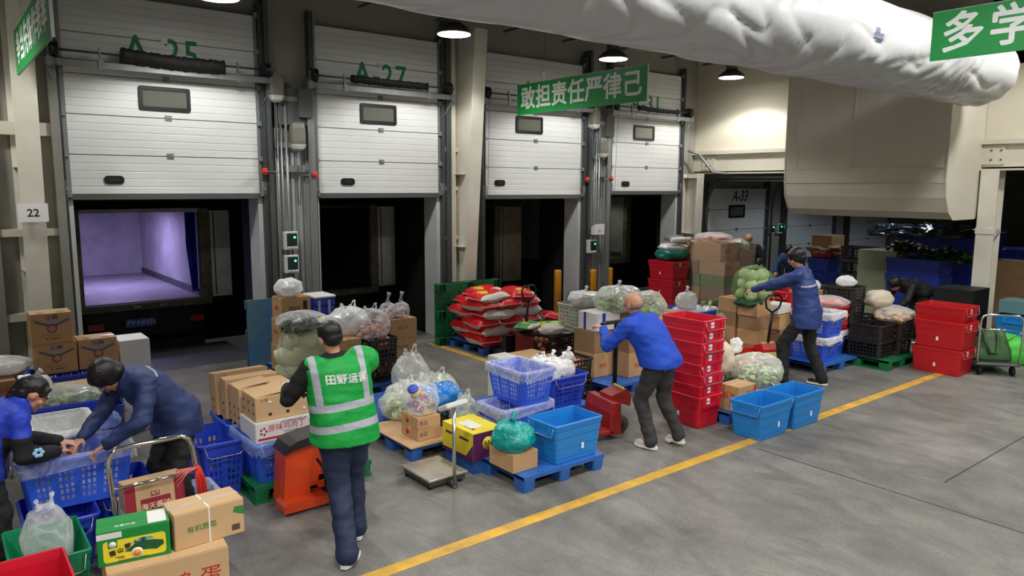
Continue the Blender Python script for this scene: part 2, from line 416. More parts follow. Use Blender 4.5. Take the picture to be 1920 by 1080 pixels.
for (y0_,z0_,y1_,z1_) in ((0,.85,2.86,.872),(1.55,.86,1.575,3.2),(2.62,.86,2.65,3.2),(0,.60,2.86,.61)): MB().box(-.010,y0_,z0_,0,y1_,z1_).build('seam',HM,t)
# overhead wrapped duct ----------------------------------------------
t=empty('air_duct',(2,4.55,4.40),0,'big round overhead duct wrapped in shiny white plastic film','air duct')
def wrapm():
    m=mat('duct_film',(206,208,210),.32,var=.03,vscale=3,bump=.5,bscale=5,spec=.8,stretch=(1.6,1,1)); return m
rings=[];n=96;R=.49
x=-8.0
xsr=[]
while x<11.05: xsr.append(x); x+=.045
for x in xsr:
    ring=[]
    for k in range(n):
        a=2*PI*k/n
        fold=0
        # gathered folds on the side near the hall, smooth taut film below
        s=max(0,math.sin(a-PI*1.0+.75))
        q=noise.noise(Vector((x*1.15+math.sin(a)*.9,math.cos(a)*.7,3.1)))
        ph=x*2.1+ (a-3.1)*2.2
        q3=noise.noise(Vector((x*.6,a*.8,7)))
        ridge=abs(math.sin(ph*1.1+q*4))**.4; r2=abs(math.sin(x*5.2+(a-3.1)*3.2+q3*9))**.5
        fold=.045*s*(ridge-.75)+ .03*q+.042*s*(r2-.7)*(.5+.9*abs(q3))*(1 if x>2 else .4)
        rr=R+fold
        rag=1.0
        if x>10.35: rag=max(.3,1-((x-10.35)/.7)**2.4*.7)
        ring.append((x,rr*rag*math.cos(a),rr*rag*math.sin(a)))
    rings.append(ring)
WR=MB().loft(rings,smooth=True).build('film_wrap',wrapm(),t)
b=MB()
for x in (-3,1.2,4.2,7.2,9.7):
    b.tube([(x,.0,.47),(x,0,2.2)],.006,5)
b.build('hanger_rod',GALVD,t)
from mathutils.bvhtree import BVHTree
_bv=BVHTree.FromPolygons([v.co for v in WR.data.vertices],[tuple(p.vertices) for p in WR.data.polygons])
def onduct(x0,z0,x1,z1):
    vs=[];n=6
    for i in range(n+1):
        for z in (z0,z1):
            x=x0+(x1-x0)*i/n; h_=_bv.ray_cast(Vector((x,-2,z)),Vector((0,1,0)))[0]; vs.append((x,(h_.y if h_ else -.5)-.004,z))
    MB().add(vs,[(2*i,2*i+2,2*i+3,2*i+1) for i in range(n)]).build('print',mat('faded_blue_ink',(120,132,160),.6),t)
for (a_,b_,c_,d_) in ((6.22,-.03,6.30,.02),(6.20,-.06,6.40,-.035),(6.21,-.095,6.41,-.075),(6.24,-.125,6.40,-.11)): onduct(a_,b_,c_,d_)
# overhead service rack above the lamps ---------------------------------
t=empty('overhead_rack',(3,9.55,5.3),0,'grey steel service rack running above the row of lamps','rack')
b=MB(); b.box(-9,-.24,0,11.3,-.16,.13); b.build('rail',GALV,t)
b=MB(); b.box(-9,.16,0.02,11.3,.2,.09); b.build('rail',GALVD,t)
for k in range(14):
    x=-7.2+1.35*k
    b=MB(); b.box(x,-.62,-.02,x+.045,.75,.02); b.build('cross_arm',GALVD,t)
    if k%2==0:
        b=MB(); b.tube([(x+.02,-.5,0),(x+.02,-.5,-.16)],.006,5); b.build('drop_rod',GALVD,t)
for k in range(6):
    b=MB(); b.tube([(-6+3.2*k,0,.05),(-6+3.2*k,0,1.3)],.01,6); b.build('hanger_rod',GALVD,t)
# high-bay lamps
LWARM=mat('lamp_lens',(255,255,250),.5,emit=(255,252,244),estr=9)
SHADE=mat('lamp_shade_grey',(92,90,88),.45,.4)
def highbay(x,y,z,label,group='high-bay lamps over the dock doors'):
    t=empty('high_bay_lamp',(x,y,z),0,label,'lamp',group)
    MB().lathe([(.262,.0),(.268,.012),(.25,.05),(.2,.10),(.13,.145),(.125,.15)],n=28).build('shade',SHADE,t)
    MB().lathe([(.248,-.006),(.248,.004)],n=28).build('lens',LWARM,t)
    MB().lathe([(.12,.15),(.12,.25),(.09,.30),(.03,.31)],n=20).build('heat_sink',SHADE,t)
    MB().tube([(0,0,.3),(0,0,.45 if y>9 and 2<x<14 else 6.6-z)],.012,6).build('hook',SHADE,t); MB().box(-.03,-.24,.35,.03,.24,.37).build('mount_bar',GALV,t)
highbay(*ROW1[2],4.95,'high-bay lamp hanging right of the door lettered A-27'); highbay(*ROW1[3],4.95,'high-bay lamp hanging above the green slogan sign')
highbay(*ROW1[4],4.95,'high-bay lamp hanging in front of the cream wall')
for x,y in ROW1[:2]: highbay(x,y,4.95,'high-bay lamp above the picture edge on the left')
for x,y in ROW2: highbay(x,y,5.80,'high-bay lamp above the aisle outside the picture','high-bay lamps above the aisle')
for x,y in ROW3: highbay(x,y,5.48,'high-bay lamp above the aisle outside the picture','high-bay lamps above the aisle')

# bracing and conduits at the corner column
b=MB()
b.tube([(13.86,11.0,3.52),(14.05,10.85,3.45),(14.28,10.6,3.03),(14.28,10.2,3.0)],.03,8); b.build('brace_pipe',GALV)
PENDING[-1].name='brace_pipe'; tag(PENDING[-1],'bent grey pipe bracing the corner right of door A-31','pipe')
for k,(z,x) in enumerate(((2.93,14.5),(2.86,14.62))):
    o=MB().tube([(x,11.24,z),(x,8.2,z-.02),(x,6.0,z)],.018,8).build('conduit',GALV); tag(o,('upper','lower')[k]+' horizontal conduit below the cream girder','pipe')
for xx in (14.62,17.38):
    b=MB(); s=1 if xx<16 else -1
    b.tube([(xx,11.0,0),(xx,11.0,2.2),(xx+s*.02,10.95,2.5),(xx+s*.0,10.8,2.75),(xx,10.4,2.9)],.03,8); o=b.build('curved_rail',GALVD); tag(o,('left' if xx<16 else 'right')+' curved dark rail of the closed door A-33','rail','curved rails of the closed door')
# ================================================================ sectional doors and their gear
def section_mat():
    return DOORW
def panel_mb(w,h,th=.05):
    b=MB()
    # ribbed steel section: shallow grooves across the face (toward -Y)
    zs=[0,.008,h*.2-.012,h*.2,h*.2+.004,h*.4-.012,h*.4,h*.4+.004,h*.6-.012,h*.6,h*.6+.004,h*.8-.012,h*.8,h*.8+.004,h-.008,h]
    ys=[.012,0,0,.008,0,0,.008,0,0,.008,0,0,.008,0,0,.012]
    prof=list(zip(ys,zs)); n=len(prof)
    vs=[(0,y,z) for y,z in prof]+[(w,y,z) for y,z in prof]
    fs=[(i,i+n,i+n+1,i+1) for i in range(n-1)]
    b.add(vs,fs)
    vs=[(0,th,0),(w,th,0),(w,th,h),(0,th,h),(0,.008,0),(w,.008,0),(w,.008,h),(0,.008,h)]
    b.add(vs,[(0,3,2,1),(0,1,5,4),(3,7,6,2),(0,4,7,3),(1,2,6,5)])
    return b
def sect_door(i,x0,x1,zb,name,num,closed=False):
    w=x1-x0; t=empty('door_%d'%i,((x0+x1)/2,11.1,zb)); t['kind']='structure'; hw=w/2
    H=.515; yb=0 if not closed else .0
    pm=None
    for k in range(5):
        if pm is None: o=panel_mb(w-.1,H-.006).build('panel',DOORW,t,loc=(-hw+.05,0,k*H)); pm=o.data
        else:
            o=bpy.data.objects.new('panel',pm); o.location=(-hw+.05,0,k*H); link(o,t)
    MB().box(-hw+.02,-.012,-.07,hw-.02,.045,-.002).build('bottom_seal',SEALG,t)
    # end caps and rollers
    for s in (-1,1):
        MB().box(min(s*(hw-.05),s*hw),-.005,-.02,max(s*(hw-.05),s*hw),.05,5*H).build('end_stile',GALV,t)
        for k in range(6):
            b=MB(); x=s*(hw-.01); b.box(x-.035,-.05,k*H-.035,x+.035,-.006,k*H+.035); b.tube([(x,-.03,k*H),(x+s*.1,-.03,k*H)],.009,6); b.build('roller_bracket',GALV,t)
    # hinges in the middle
    for k in (1,2,3,4):
        b=MB(); 
        for dz in (-.03,.012): b.box(-.045,-.012,k*H+dz,.045,-.0005,k*H+dz+.03)
        b.box(-.035,-.02,k*H-.006,.035,-.001,k*H+.012)
        b.build('hinge',GALV,t)
    # window in the third section
    xw=PYX[i][0]-(x0+x1)/2; ww=.66; z0=3.70-zb if not closed else 1.84; z1=z0+.32
    f=MB(); f.loft([rr_xz(xw,z0,ww,.32,-.022,.03),rr_xz(xw,z0+.05,ww-.10,.22,-.022,.02),rr_xz(xw,z0+.05,ww-.10,.22,-.006,.02)],False,False)
    f.loft([rr_xz(xw,z0,ww,.32,.002,.03),rr_xz(xw,z0,ww,.32,-.022,.03)],False,False)
    wf=f.build('window_frame',BLACKP,t,fixn=True)
    MB().box(xw-ww/2+.045,-.010,z0+.045,xw+ww/2-.045,-.004,z1-.045).build('pane',GLASSD,wf)
    # recessed lift handle
    xh=PYX[i][1]-(x0+x1)/2; zh=2.76-zb if not closed else .3
    f=MB(); f.loft([rr_xz(xh,zh-.055,.24,.11,.001,.045),rr_xz(xh,zh-.055,.24,.11,-.018,.045),rr_xz(xh,zh-.045,.22,.09,-.018,.04)],False,True)
    h=f.build('handle',BLACKP,t,fixn=True); MB().box(xh-.06,-.026,zh-.022,xh+.06,-.016,zh+.022).build('grip',mat('grip_dark',(48,48,50),.35),h)
    # lettering
    zl=4.47-zb
    if not closed:
        text(name,.50,GREENT,t,(PYX[i][2]-(x0+x1)/2,-.003,zl),RY,name='lettering',sx=.86,space=1.15,bold=.008)
    else:
        text(name,.38,mat('dark_lettering',(40,48,52),.6),t,(.08,-.003,2.37),RY,name='lettering',sx=.85,shear=.3,bold=.004)
    # vertical guide rails
    for s in (-1,1):
        x=s*(hw+.035)
        b=MB(); b.box(x-.03,-.05,-zb,x+.03,.09,2.75); b.box(x-.03,-.06,-zb,x-.018,-.05,2.75); b.box(x+.018,-.06,-zb,x+.03,-.05,2.75)
        b.build('guide_rail',GALVD,t)
        if not closed:
            b=MB(); x2=s*(hw+.005); b.box(x2-.035,-.058,.0,x2+.035,-.05,.18); b.box(x2-.02,-.075,.05,x2+.02,-.05,.1); b.build('bottom_bracket',GALV,t)
    if closed: return t
    # header rail, shaft, drums, spring sleeve
    zr=4.17-zb
    b=MB(); b.box(-hw-.17,-.2,zr,hw+.2,-.16,zr+.09); b.box(-hw-.17,-.2,zr+.082,hw+.2,-.1,zr+.09); b.build('header_rail',GALV,t)
    for x in (-hw-.12,-hw+.45,hw-.35,hw+.14):
        b=MB(); b.box(x-.03,-.215,zr-.02,x+.03,-.2,zr+.1); b.box(x-.012,-.19,zr+.09,x+.012,-.15,zr+.25); b.build('shaft_bracket',GALV,t)
    MB().tube([(-hw-.15,-.17,zr+.19),(hw+.18,-.17,zr+.19)],.014,8).build('torsion_shaft',GALVD,t)
    for s in (-1,1):
        MB().lathe([(.03,-.045),(.1,-.045),(.1,-.03),(.085,-.02),(.085,.02),(.1,.03),(.1,.045),(.03,.045)],(s*(hw+.06),-.17,zr+.19),18,'x').build('cable_drum',BLACKP,t)
        MB().tube([(s*(hw+.05),-.2,-zb*0),(s*(hw+.05),-.25,zr+.19)],.004,4).build('cable',GALVD,t)
    sx0,sx1,sr,sag=SPR[i]
    sx0-=(x0+x1)/2; sx1-=(x0+x1)/2
    pts=[];rr=[]
    for k in range(41):
        u=k/40; pts.append((sx0+(sx1-sx0)*u,-.19,zr+.19-.02*math.sin(u*PI)*sag-.03*u*sag)); rr.append(sr*(1+.07*math.sin(k*2.4)+.05*math.sin(k*1.1)))
    sp=MB().tube(pts,sr,12,rr=rr).build('spring_sleeve',mat('black_sleeve',(20,20,22),.65,bump=.4,bscale=50),t)
    # brace under the rail ends
    for s in (-1,1):
        b=MB(); b.tube([(s*(hw+.15),-.17,zr),(s*(hw+.02),-.03,zr-.33)],.012,5); b.build('brace',GALV,t)
    return t
def rr_xz(cx,z0,w,h,y,r):
    return [(p[0],y,p[1]) for p in [(v[0],v[1]) for v in rrect(w,h,0,r,3,cx,z0+h/2)]]
PYX={1:(2.71,2.02,2.72),2:(5.98,5.40,6.04),3:(9.2,8.49,9.5),4:(12.45,11.9,12.5),5:(15.97,15.3,16),6:(19.5,19,19.5),7:(22.9,22.4,23),8:(26.3,25.8,26.3)}
SPR={1:(2.16,3.46,.098,1),2:(5.42,6.8,.058,.3),3:(9.2,10.3,.06,.5),4:(12.05,13.35,.045,.6)}
sect_door(1,1.47,4.01,2.57,'A-25','25')
sect_door(2,4.86,7.18,2.57,'A-27','27')
sect_door(3,8.12,10.62,2.53,'A-29','29')
sect_door(4,11.42,13.70,2.60,'A-31','31')
sect_door(5,14.75,17.25,.1,'A-33','33',True)
sect_door(6,18.2,20.7,.1,'A-35','35',True)
sect_door(7,21.6,24.1,.1,'A-37','37',True)
# gear between neighbouring doors ------------------------------------------------
BEIGE=mat('operator_beige',(118,116,106),.5); BEIGEW=mat('operator_cover',(206,206,198),.4)
def operator(x,z,label):
    t=empty('door_operator',(x,10.98,z),0,label,'motor','door motor units between the dock doors')
    f=MB(); f.loft([rrect(.2,.2,0,.05),rrect(.21,.22,.06,.05),rrect(.21,.22,.26,.05),rrect(.17,.18,.33,.05)],smooth=False); f.build('housing',BEIGE,t)
    f=MB(); f.loft([rrect(.10,.12,-.085,.04),rrect(.17,.19,-.055,.05),rrect(.215,.225,0,.05),rrect(.215,.225,.01,.05)]); f.build('lower_cover',BEIGEW,t)
    MB().tube([(-.03,-.02,-.07),(-.03,-.02,-.9)],.007,5).build('chain',GALVD,t)
    MB().tube([(.03,-.02,-.07),(.03,-.03,-.4),(.0,-.03,-.9)],.006,5).build('chain',GALVD,t)
def red_switch(x,z,s,label):
    t=empty('limit_switch',(x,11.0,z),0,label,'switch','red latches beside the dock doors')
    b=MB(); b.bbox(-.035,-.035,-.05,.035,.03,.05,.012); b.bbox(-.055,-.05,-.02,.02,-.03,.03,.008); b.build('body',REDP,t)
    MB().tube([(0,-.02,0),(s*.22,-.02,-.005)],.007,6).build('rod',GALV,t)
def control_box(x,z,label,y=10.93):
    t=empty('control_box',(x,y,z),0,label,'control box','door control boxes with green lamps')
    f=MB(); f.bbox(-.11,0,-.14,.11,.1,.14,.012); f.build('housing',mat('box_white_grey',(212,214,212),.4),t)
    MB().box(-.07,-.004,-.085,.09,.0,.11).build('panel',mat('panel_dark_teal',(28,48,52),.3),t)
    MB().lathe([(.014,-.012),(.014,0)],(.05,0,.05),12,'y').build('indicator_lamp',mat('green_led',(60,255,170),.4,emit=(40,255,150),estr=12),t)
    for k in range(3):
        MB().lathe([(.017,-.012),(.017,.0)],(-.045+.055*k,0,-.105),12,'y').build('button',WHITE,t)
def cluster(x0,x1,which):
    """galvanised profiles, conduits and cable ducts standing between two doors"""
    w=x1-x0
    b=MB(); b.box(x0+.14,11.1,0,x1-.1,11.2,3.55); struct(b.build('trim_10',mat('ribbed_infill',(170,174,172),.5,.2,var=.06)))
    for k in range(5):
        x=x0+.18+k*(w-.32)/4.2; b=MB(); b.box(x,11.06,0,x+.05,11.1,3.55); struct(b.build('trim_10',MATS['ribbed_infill']))
    b=MB(); b.box(x0+.05,10.99,0,x0+.12,11.2,5.4); struct(b.build('trim_11',GALVD))
    b=MB(); b.box(x1-.12,10.99,0,x1-.02,11.2,4.3); b.box(x1-.14,10.97,0,x1-.11,10.99,4.3); struct(b.build('trim_11',GALV))
    for q,(xx,zt) in enumerate([(x0+.19,3.95),(x0+.25,4.0),(x0+.33,3.9)]):
        t=MB().tube([(xx,10.99,0),(xx,10.99,zt)],.014 if q<2 else .02,8).build('conduit',GALV); tag(t,'thin grey conduit running up %s'%which,'pipe','grey conduits between the doors')
    b=MB(); b.box(x0+.3,10.98,2.9 if w>.7 else 2.9,x1-.2,11.06,3.0); b.box(x0+.16,10.99,3.26,x1-.2,11.05,3.34); b.box(x0+.16,10.99,3.95,x1-.15,11.05,4.02); struct(b.build('trim_12',GALV))
    b=MB(); b.box(x0+.22,11.0,3.6,x1-.13,11.2,4.15); struct(b.build('trim_12',SEALG))
cluster(4.03,4.84,'between the doors A-25 and A-27'); cluster(10.66,11.36,'between the doors A-29 and A-31')
operator(4.22,4.0,'beige motor unit high beside the door A-25'); operator(4.53,3.30,'beige motor unit low beside the door A-27')
operator(10.80,3.93,'beige motor unit high beside the door behind the green sign'); operator(11.05,3.36,'beige motor unit low beside the door A-31')
red_switch(4.02,2.9,1,'red latch at the lower right corner of door A-25'); red_switch(4.80,2.86,-1,'red latch at the lower left corner of door A-27')
red_switch(10.66,2.84,1,'red latch at the lower right corner of the third raised door'); red_switch(11.36,2.86,-1,'red latch at the lower left corner of door A-31')
control_box(4.36,1.86,'upper control box of the pair right of the purple-lit truck'); control_box(4.36,1.50,'lower control box of the pair right of the purple-lit truck')
control_box(10.80,1.47,'control box under a white cover by the yellow bollard')
t=empty('cover_box',(10.84,10.9,1.72),0,'white sloped cover above the control box by the yellow bollard','cover')
MB().prism([(0,.16),(-.12,.22),(-.12,.0),(0,0)],-.13,.13,'x').rot(Matrix.Rotation(0,4,'Z')).build('hood',WHITE,t,fixn=True)
MB().box(-.12,0,-.03,.12,.1,0).build('base',GALVD,t)
text('JKB-1',.05,mat('faint_grey_ink',(150,150,150),.6),t,(0,-.122,.08),RY)
control_box(17.62,1.60,'left of two control boxes with green lamps by the closed door',11.11); control_box(18.0,1.60,'right of two control boxes with green lamps by the closed door',11.11)
# dark panel pieces above, left of A-25 spring etc.
def dark_gusset(x,s):
    b=MB(); b.prism([(0,0),(s*.3,.0),(s*.3,-.1),(s*.06,-.34),(0,-.34)],10.93,10.96,'y'); return b
for x,s in ((4.78,-1),(11.36,-1)):
    b=MB(); b.box(x-.22,10.94,3.72,x-.0,11.0,4.14); struct(b.build('trim_13',SEALG))
# yellow bollards
YB=mat('yellow_bollard',(226,156,22),.45,c2=(190,126,20),vscale=8)
for (x,y,h,l) in ((10.0,11.12,1.02,'tall yellow bollard right of the red rice sacks'),(10.88,11.0,.98,'yellow bollard behind the pale plastic crates'),(11.42,11.05,.98,'yellow bollard half hidden behind bagged greens')):
    t=empty('bollard',(x,y,0),0,l,'bollard','yellow bollards by the doors')
    MB().lathe([(.075,0),(.075,h-.03),(.07,h-.008),(.05,h)],n=20).build('post',YB,t); MB().box(-.12,-.12,0,.12,.12,.01).build('foot_plate',YB,t)
# ================================================================ trucks behind the openings
RUST=mat('truck_frame_olive',(128,120,98),.6,c2=(74,68,54),vscale=6)
CHASSIS=mat('chassis_black',(24,24,26),.6)
def truck(xa,xb,zf,yr,depth,wallm,floorm,label,door_side=None,doorm=None,plate=None,tail=False,ztop=2.25,cur=False,doorw=.34):
    t=empty('box_truck',((xa+xb)/2,yr,-1.2),0,label,'truck','trucks docked behind the raised doors')
    w=(xb-xa)/2; z=zf+1.2; zt=ztop+1.2
    b=MB(); b.box(-w,0,z-.02,w,depth,z); b.build('load_floor',floorm,t)
    for s in (-1,1):
        b=MB(); b.box(min(s*w,s*(w+.05)),.05,z,max(s*w,s*(w+.05)),depth,zt); wl=b.build('side_wall',wallm,t)
        b=MB(); b.box(min(s*w,s*(w-.02)),.1,z,max(s*w,s*(w-.02)),depth,z+.12); b.build('kick_rail',GALVD,wl)
    MB().box(-w,depth,z,w,depth+.05,zt).build('front_wall',wallm,t); MB().box(-w-.05,.0,zt,w+.05,depth,zt+.06).build('roof',wallm,t)
    b=MB(); b.box(w,-.05,z-.12,w+.16,.06,zt+.05); b.build('rear_post',RUST,t); b=MB(); b.box(-w-.12,-.05,z-.12,-w,.06,zt+.05); b.build('rear_post',RUST,t)
    MB().box(-w-.12,-.06,z-.13,w+.16,.05,z-.02).build('rear_sill',RUST,t)
    for x in (-.15,.25): MB().bbox(x-.06,-.09,z-.10,x+.06,-.06,z-.05,.01).build('latch',GALV,t)
    MB().box(-w,.1,z-.6,w,.3,z-.14).build('chassis',CHASSIS,t); MB().box(-w,-.02,z-.85,w,.08,z-.7).build('bumper',CHASSIS,t)
    for s in (-1,1): MB().lathe([(.2,-.12),(.42,-.12),(.44,-.08),(.44,.08),(.42,.12),(.2,.12)],(s*(w-.2),1.2,.44),20,'x').build('wheel',BLACK,t)
    for k in (0,1):
        s=(-1,1)[k]; MB().box(s*(w-.12)-.1,-.04,z-.42,s*(w-.12)+.12,.0,z-.32).build('tail_lamp',mat('tail_red',(44,8,14),.3,emit=(160,20,40),estr=.03 if tail else 0) if tail else mat('tail_red_off',(44,10,14),.3),t)
    if plate:
        p=MB().box(plate[0],-.05,z-.42,plate[0]+.42,-.04,z-.28).build('licence_plate',mat('plate_blue',(46,86,180),.4,emit=(40,80,170),estr=.0),t)
        text(plate[1],.115,mat('plate_white',(200,208,225),.5),p,(plate[0]+.21,-.052,z-.352),RY,sx=.92)
    if door_side:
        x=w+.18
        b=MB(); b.bbox(x,-.02,z-.02,x+doorw,.04,zt+.02,.008); d=b.build('open_door',doorm,t)
        b=MB(); b.tube([(x+.06,-.03,z+.02),(x+.06,-.03,zt)],.01,5); b.build('lock_rod',GALVD,d)
    if cur:
        b=MB(); prof=[]
        n=30
        rings=[]
        for zz in (zt-.01,z+.9,z+.08):
            rings.append([(w-.02-.17*(k/n)*(1 if zz>z+.5 else .55),.12+.05*math.sin(k*1.2)+ (.02 if zz<z+.5 else 0),zz) for k in range(n)])
        vs=[v for r in rings for v in r]; fs=[(i*n+k,i*n+k+1,(i+1)*n+k+1,(i+1)*n+k) for i in range(2) for k in range(n-1)]
        b.add(vs,fs,True); o=b.build('strip_curtain',mat('blue_curtain',(28,56,190),.4),t)
        so=o.modifiers.new('s','SOLIDIFY'); so.thickness=.006
    return t
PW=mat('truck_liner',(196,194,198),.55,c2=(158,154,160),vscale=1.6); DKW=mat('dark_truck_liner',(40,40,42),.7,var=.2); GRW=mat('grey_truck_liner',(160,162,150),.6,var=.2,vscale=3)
DOORP=mat('truck_door_white',(226,228,224),.5,c2=(186,188,182),vscale=2.5); DOORB=mat('truck_door_beige',(176,166,140),.55,c2=(150,140,118),vscale=3)
truck(1.90,3.71,.76,13.45,4.5,PW,mat('truck_floor',(150,146,152),.6,var=.2,vscale=3),'empty box truck lit purple inside behind door A-25',True,DOORP,(-.32,'沪F·NF695'),True,2.24,True)
pl=bpy.data.lights.new('truck_lamp','AREA'); pl.energy=24; pl.color=(.56,.48,1); pl.size=.5; pl.shape='DISK'
o=bpy.data.objects.new('truck_lamp',pl); o.location=(2.7,15.6,2.19); COL.objects.link(o)
t=empty('cabin_lamp',(2.7,15.6,2.2),0,'purple-glowing lamp on the roof inside the truck at door A-25','lamp'); MB().lathe([(.09,0),(.09,.03),(.05,.04)],n=16).build('lens',mat('purple_lens',(200,190,255),.4,emit=(150,130,255),estr=4),t)
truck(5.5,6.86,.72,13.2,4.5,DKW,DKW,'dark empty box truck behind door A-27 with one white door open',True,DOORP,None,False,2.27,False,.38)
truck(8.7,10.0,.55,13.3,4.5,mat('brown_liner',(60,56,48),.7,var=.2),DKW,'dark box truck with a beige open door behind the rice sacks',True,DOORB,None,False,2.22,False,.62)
truck(11.8,13.86,.92,12.9,4.5,GRW,mat('alu_floor',(130,130,120),.5,.3,var=.2),'grey-lined box truck with a bare floor behind door A-31',None,None,(-.15,'沪D·26830'),False,2.45)
lamp_light(12.9,13.4,2.35,5,(1,1,.9),.1,170)  # added fill light inside the grey-lined truck; no lamp fixture there
# ================================================================ reusable shapes
BLUEB=mat('basket_blue',(54,98,226),.38,var=.05,vscale=5); BLUED=mat('basket_deep_blue',(44,74,204),.4,var=.05,vscale=5)
TOTEB=mat('tote_sky_blue',(34,132,212),.35,var=.06,vscale=5); TOTER=mat('tote_red',(206,24,48),.38,var=.05,vscale=5); TOTERB=mat('tote_brick_red',(190,24,32),.4,var=.06,vscale=5)
TOTEG=mat('tote_green',(22,140,92),.4); CRB=mat('crate_black',(34,32,32),.5); CRW=mat('crate_pale_grey',(196,200,188),.45,var=.05); CRR=mat('crate_red',(214,48,40),.45)
PALB=mat('pallet_blue',(52,112,196),.5,c2=(42,88,164),vscale=6); PALG=mat('pallet_green',(20,128,74),.5,c2=(16,98,58),vscale=5)
STEEL=mat('bright_steel',(208,208,205),.25,.85); WIRE=mat('wire_steel',(190,190,190),.3,.7)
STICK=mat('sticker_white',(232,238,242),.5)
def tote(name,x,y,z,label,m=None,lx=.36,ly=.54,h=.38,rz=0,group=None,sticker=True,cat='bin',wire=True,side=True):
    """stackable plastic tote; (x, y) its lowest-x lowest-y foot corner; lx, ly foot size; short side carries the label"""
    m=m or TOTER; t=empty(name,(x+lx/2,y+ly/2,z),rz,label,cat,group)
    tx,ty=lx+.05,ly+.05; f=MB(); r=.02
    def R(sx,sy,zz,rr=r): return rrect(sx,sy,zz,rr,2)
    g=lambda u:(lx+(tx-lx)*u,ly+(ty-ly)*u)
    P_=[]
    for (u,o) in ((0,-.012),(.03,-.0),(.14,0),(.142,.006),(.40,.006),(.402,.012),(.66,.012),(.662,.02),(.86,.02),(.862,.028),(.93,.03)):
        a,c=g(u); P_.append(R(a-.02+o,c-.02+o,u*h))
    P_.append(R(tx+.012,ty+.012,.93*h)); P_.append(R(tx+.014,ty+.014,h-.006)); P_.append(R(tx+.004,ty+.004,h)); P_.append(R(tx-.016,ty-.016,h)); P_.append(R(tx-.02,ty-.02,h-.006))
    for u in (.85,.5,.02): a,c=g(u); P_.append(R(a-.03,c-.03,max(.012,u*h)))
    f.loft(P_,True,True); f.build('body',m,t)
    # handle brackets on the two short ends
    long_y=ly>lx
    for s in (-1,1):
        b=MB()
        if long_y:
            for q in (-1,1): b.box(q*.125-.03,min(s*(ty/2-.01),s*(ty/2+.012)),h*.66,q*.125+.03,max(s*(ty/2-.01),s*(ty/2+.012)),h*.93)
            b.box(-.1,min(s*(ty/2-.01),s*(ty/2+.006)),h*.66,.1,max(s*(ty/2-.01),s*(ty/2+.006)),h*.72)
        else:
            for q in (-1,1): b.box(min(s*(tx/2-.01),s*(tx/2+.012)),q*.125-.03,h*.66,max(s*(tx/2-.01),s*(tx/2+.012)),q*.125+.03,h*.93)
            b.box(min(s*(tx/2-.01),s*(tx/2+.006)),-.1,h*.66,max(s*(tx/2-.01),s*(tx/2+.006)),.1,h*.72)
        b.build('hand_grip',m,t)
    if wire:
        for s in (-1,1):
            if long_y: pts=[(-tx/2+.03,s*(ty/2+.004),h*.93),(-tx/2+.045,s*(ty/2+.02),h*.72),(-tx/2+.07,s*(ty/2+.024),h*.70),(tx/2-.07,s*(ty/2+.024),h*.70),(tx/2-.045,s*(ty/2+.02),h*.72),(tx/2-.03,s*(ty/2+.004),h*.93)]
            else: pts=[(s*(tx/2+.004),-ty/2+.03,h*.93),(s*(tx/2+.02),-ty/2+.045,h*.72),(s*(tx/2+.024),-ty/2+.07,h*.70),(s*(tx/2+.024),ty/2-.07,h*.70),(s*(tx/2+.02),ty/2-.045,h*.72),(s*(tx/2+.004),ty/2-.03,h*.93)]
            MB().tube(pts,.0035,6).build('wire_handle',WIRE,t)
    if sticker:
        if long_y: 
            o=MB().box(-.11,-ty/2-.010,h*.76,-.035,-ty/2-.004,h*.93).build('label_sticker',STICK,t)
            text('888',.03,mat('grey_blue_ink',(110,150,165),.6),o,(-.072,-ty/2-.0115,h*.845),RY,name='mark')
        o=MB()
        if not side: return t
        if long_y: o.box(-tx/2+.012,.0,h*.28,-tx/2+.017,.03,h*.42)
        else: o.box(.04,-ty/2+.012,h*.28,.07,-ty/2+.017,h*.42)
        o.build('side_sticker',STICK,t)
    return t
def holed_panel(b,A,Bq,C,D,nu,nv,hole,th,nrm):
    """panel A(bottom left) B(bottom right) C(top right) D(top left) with holes where hole(i,j) is true; th thickness inward along -nrm"""
    A,Bq,C,D=map(Vector,(A,Bq,C,D)); nrm=Vector(nrm); us=nu if isinstance(nu,list) else [i/nu for i in range(nu+1)]; vs_=nv if isinstance(nv,list) else [j/nv for j in range(nv+1)]
    NU,NV=len(us)-1,len(vs_)-1
    V=[]
    for v in vs_:
        for u in us:
            p=(A*(1-u)+Bq*u)*(1-v)+(D*(1-u)+C*u)*v; V.append(p); 
    n0=len(V); V+= [p-nrm*th for p in V]; fs=[]
    W_=NU+1
    for j in range(NV):
        for i in range(NU):
            a,b1,c,d=j*W_+i,j*W_+i+1,(j+1)*W_+i+1,(j+1)*W_+i
            if hole(i,j):
                for p,q in ((a,b1),(b1,c),(c,d),(d,a)): fs.append((q,p,p+n0,q+n0))
            else: fs.append((a,b1,c,d)); fs.append((d+n0,c+n0,b1+n0,a+n0))
    for i in range(NU):
        fs.append((i+1,i,i+n0,i+1+n0)); k=NV*W_; fs.append((k+i,k+i+1,k+i+1+n0,k+i+n0))
    b.add(V,fs)
def steps(n,frac,m0=.08):
    """positions for n slots across 0..1; frac = slot share"""
    out=[0.0,m0]; w=(1-2*m0)/n
    for i in range(n):
        a=m0+i*w; out+=[a+w*(1-frac)/2,a+w*(1+frac)/2]
    out+=[1-m0,1.0]; 
    o=[]; 
    for v in out:
        if not o or v-o[-1]>1e-6: o.append(v)
    return o
BASK={}
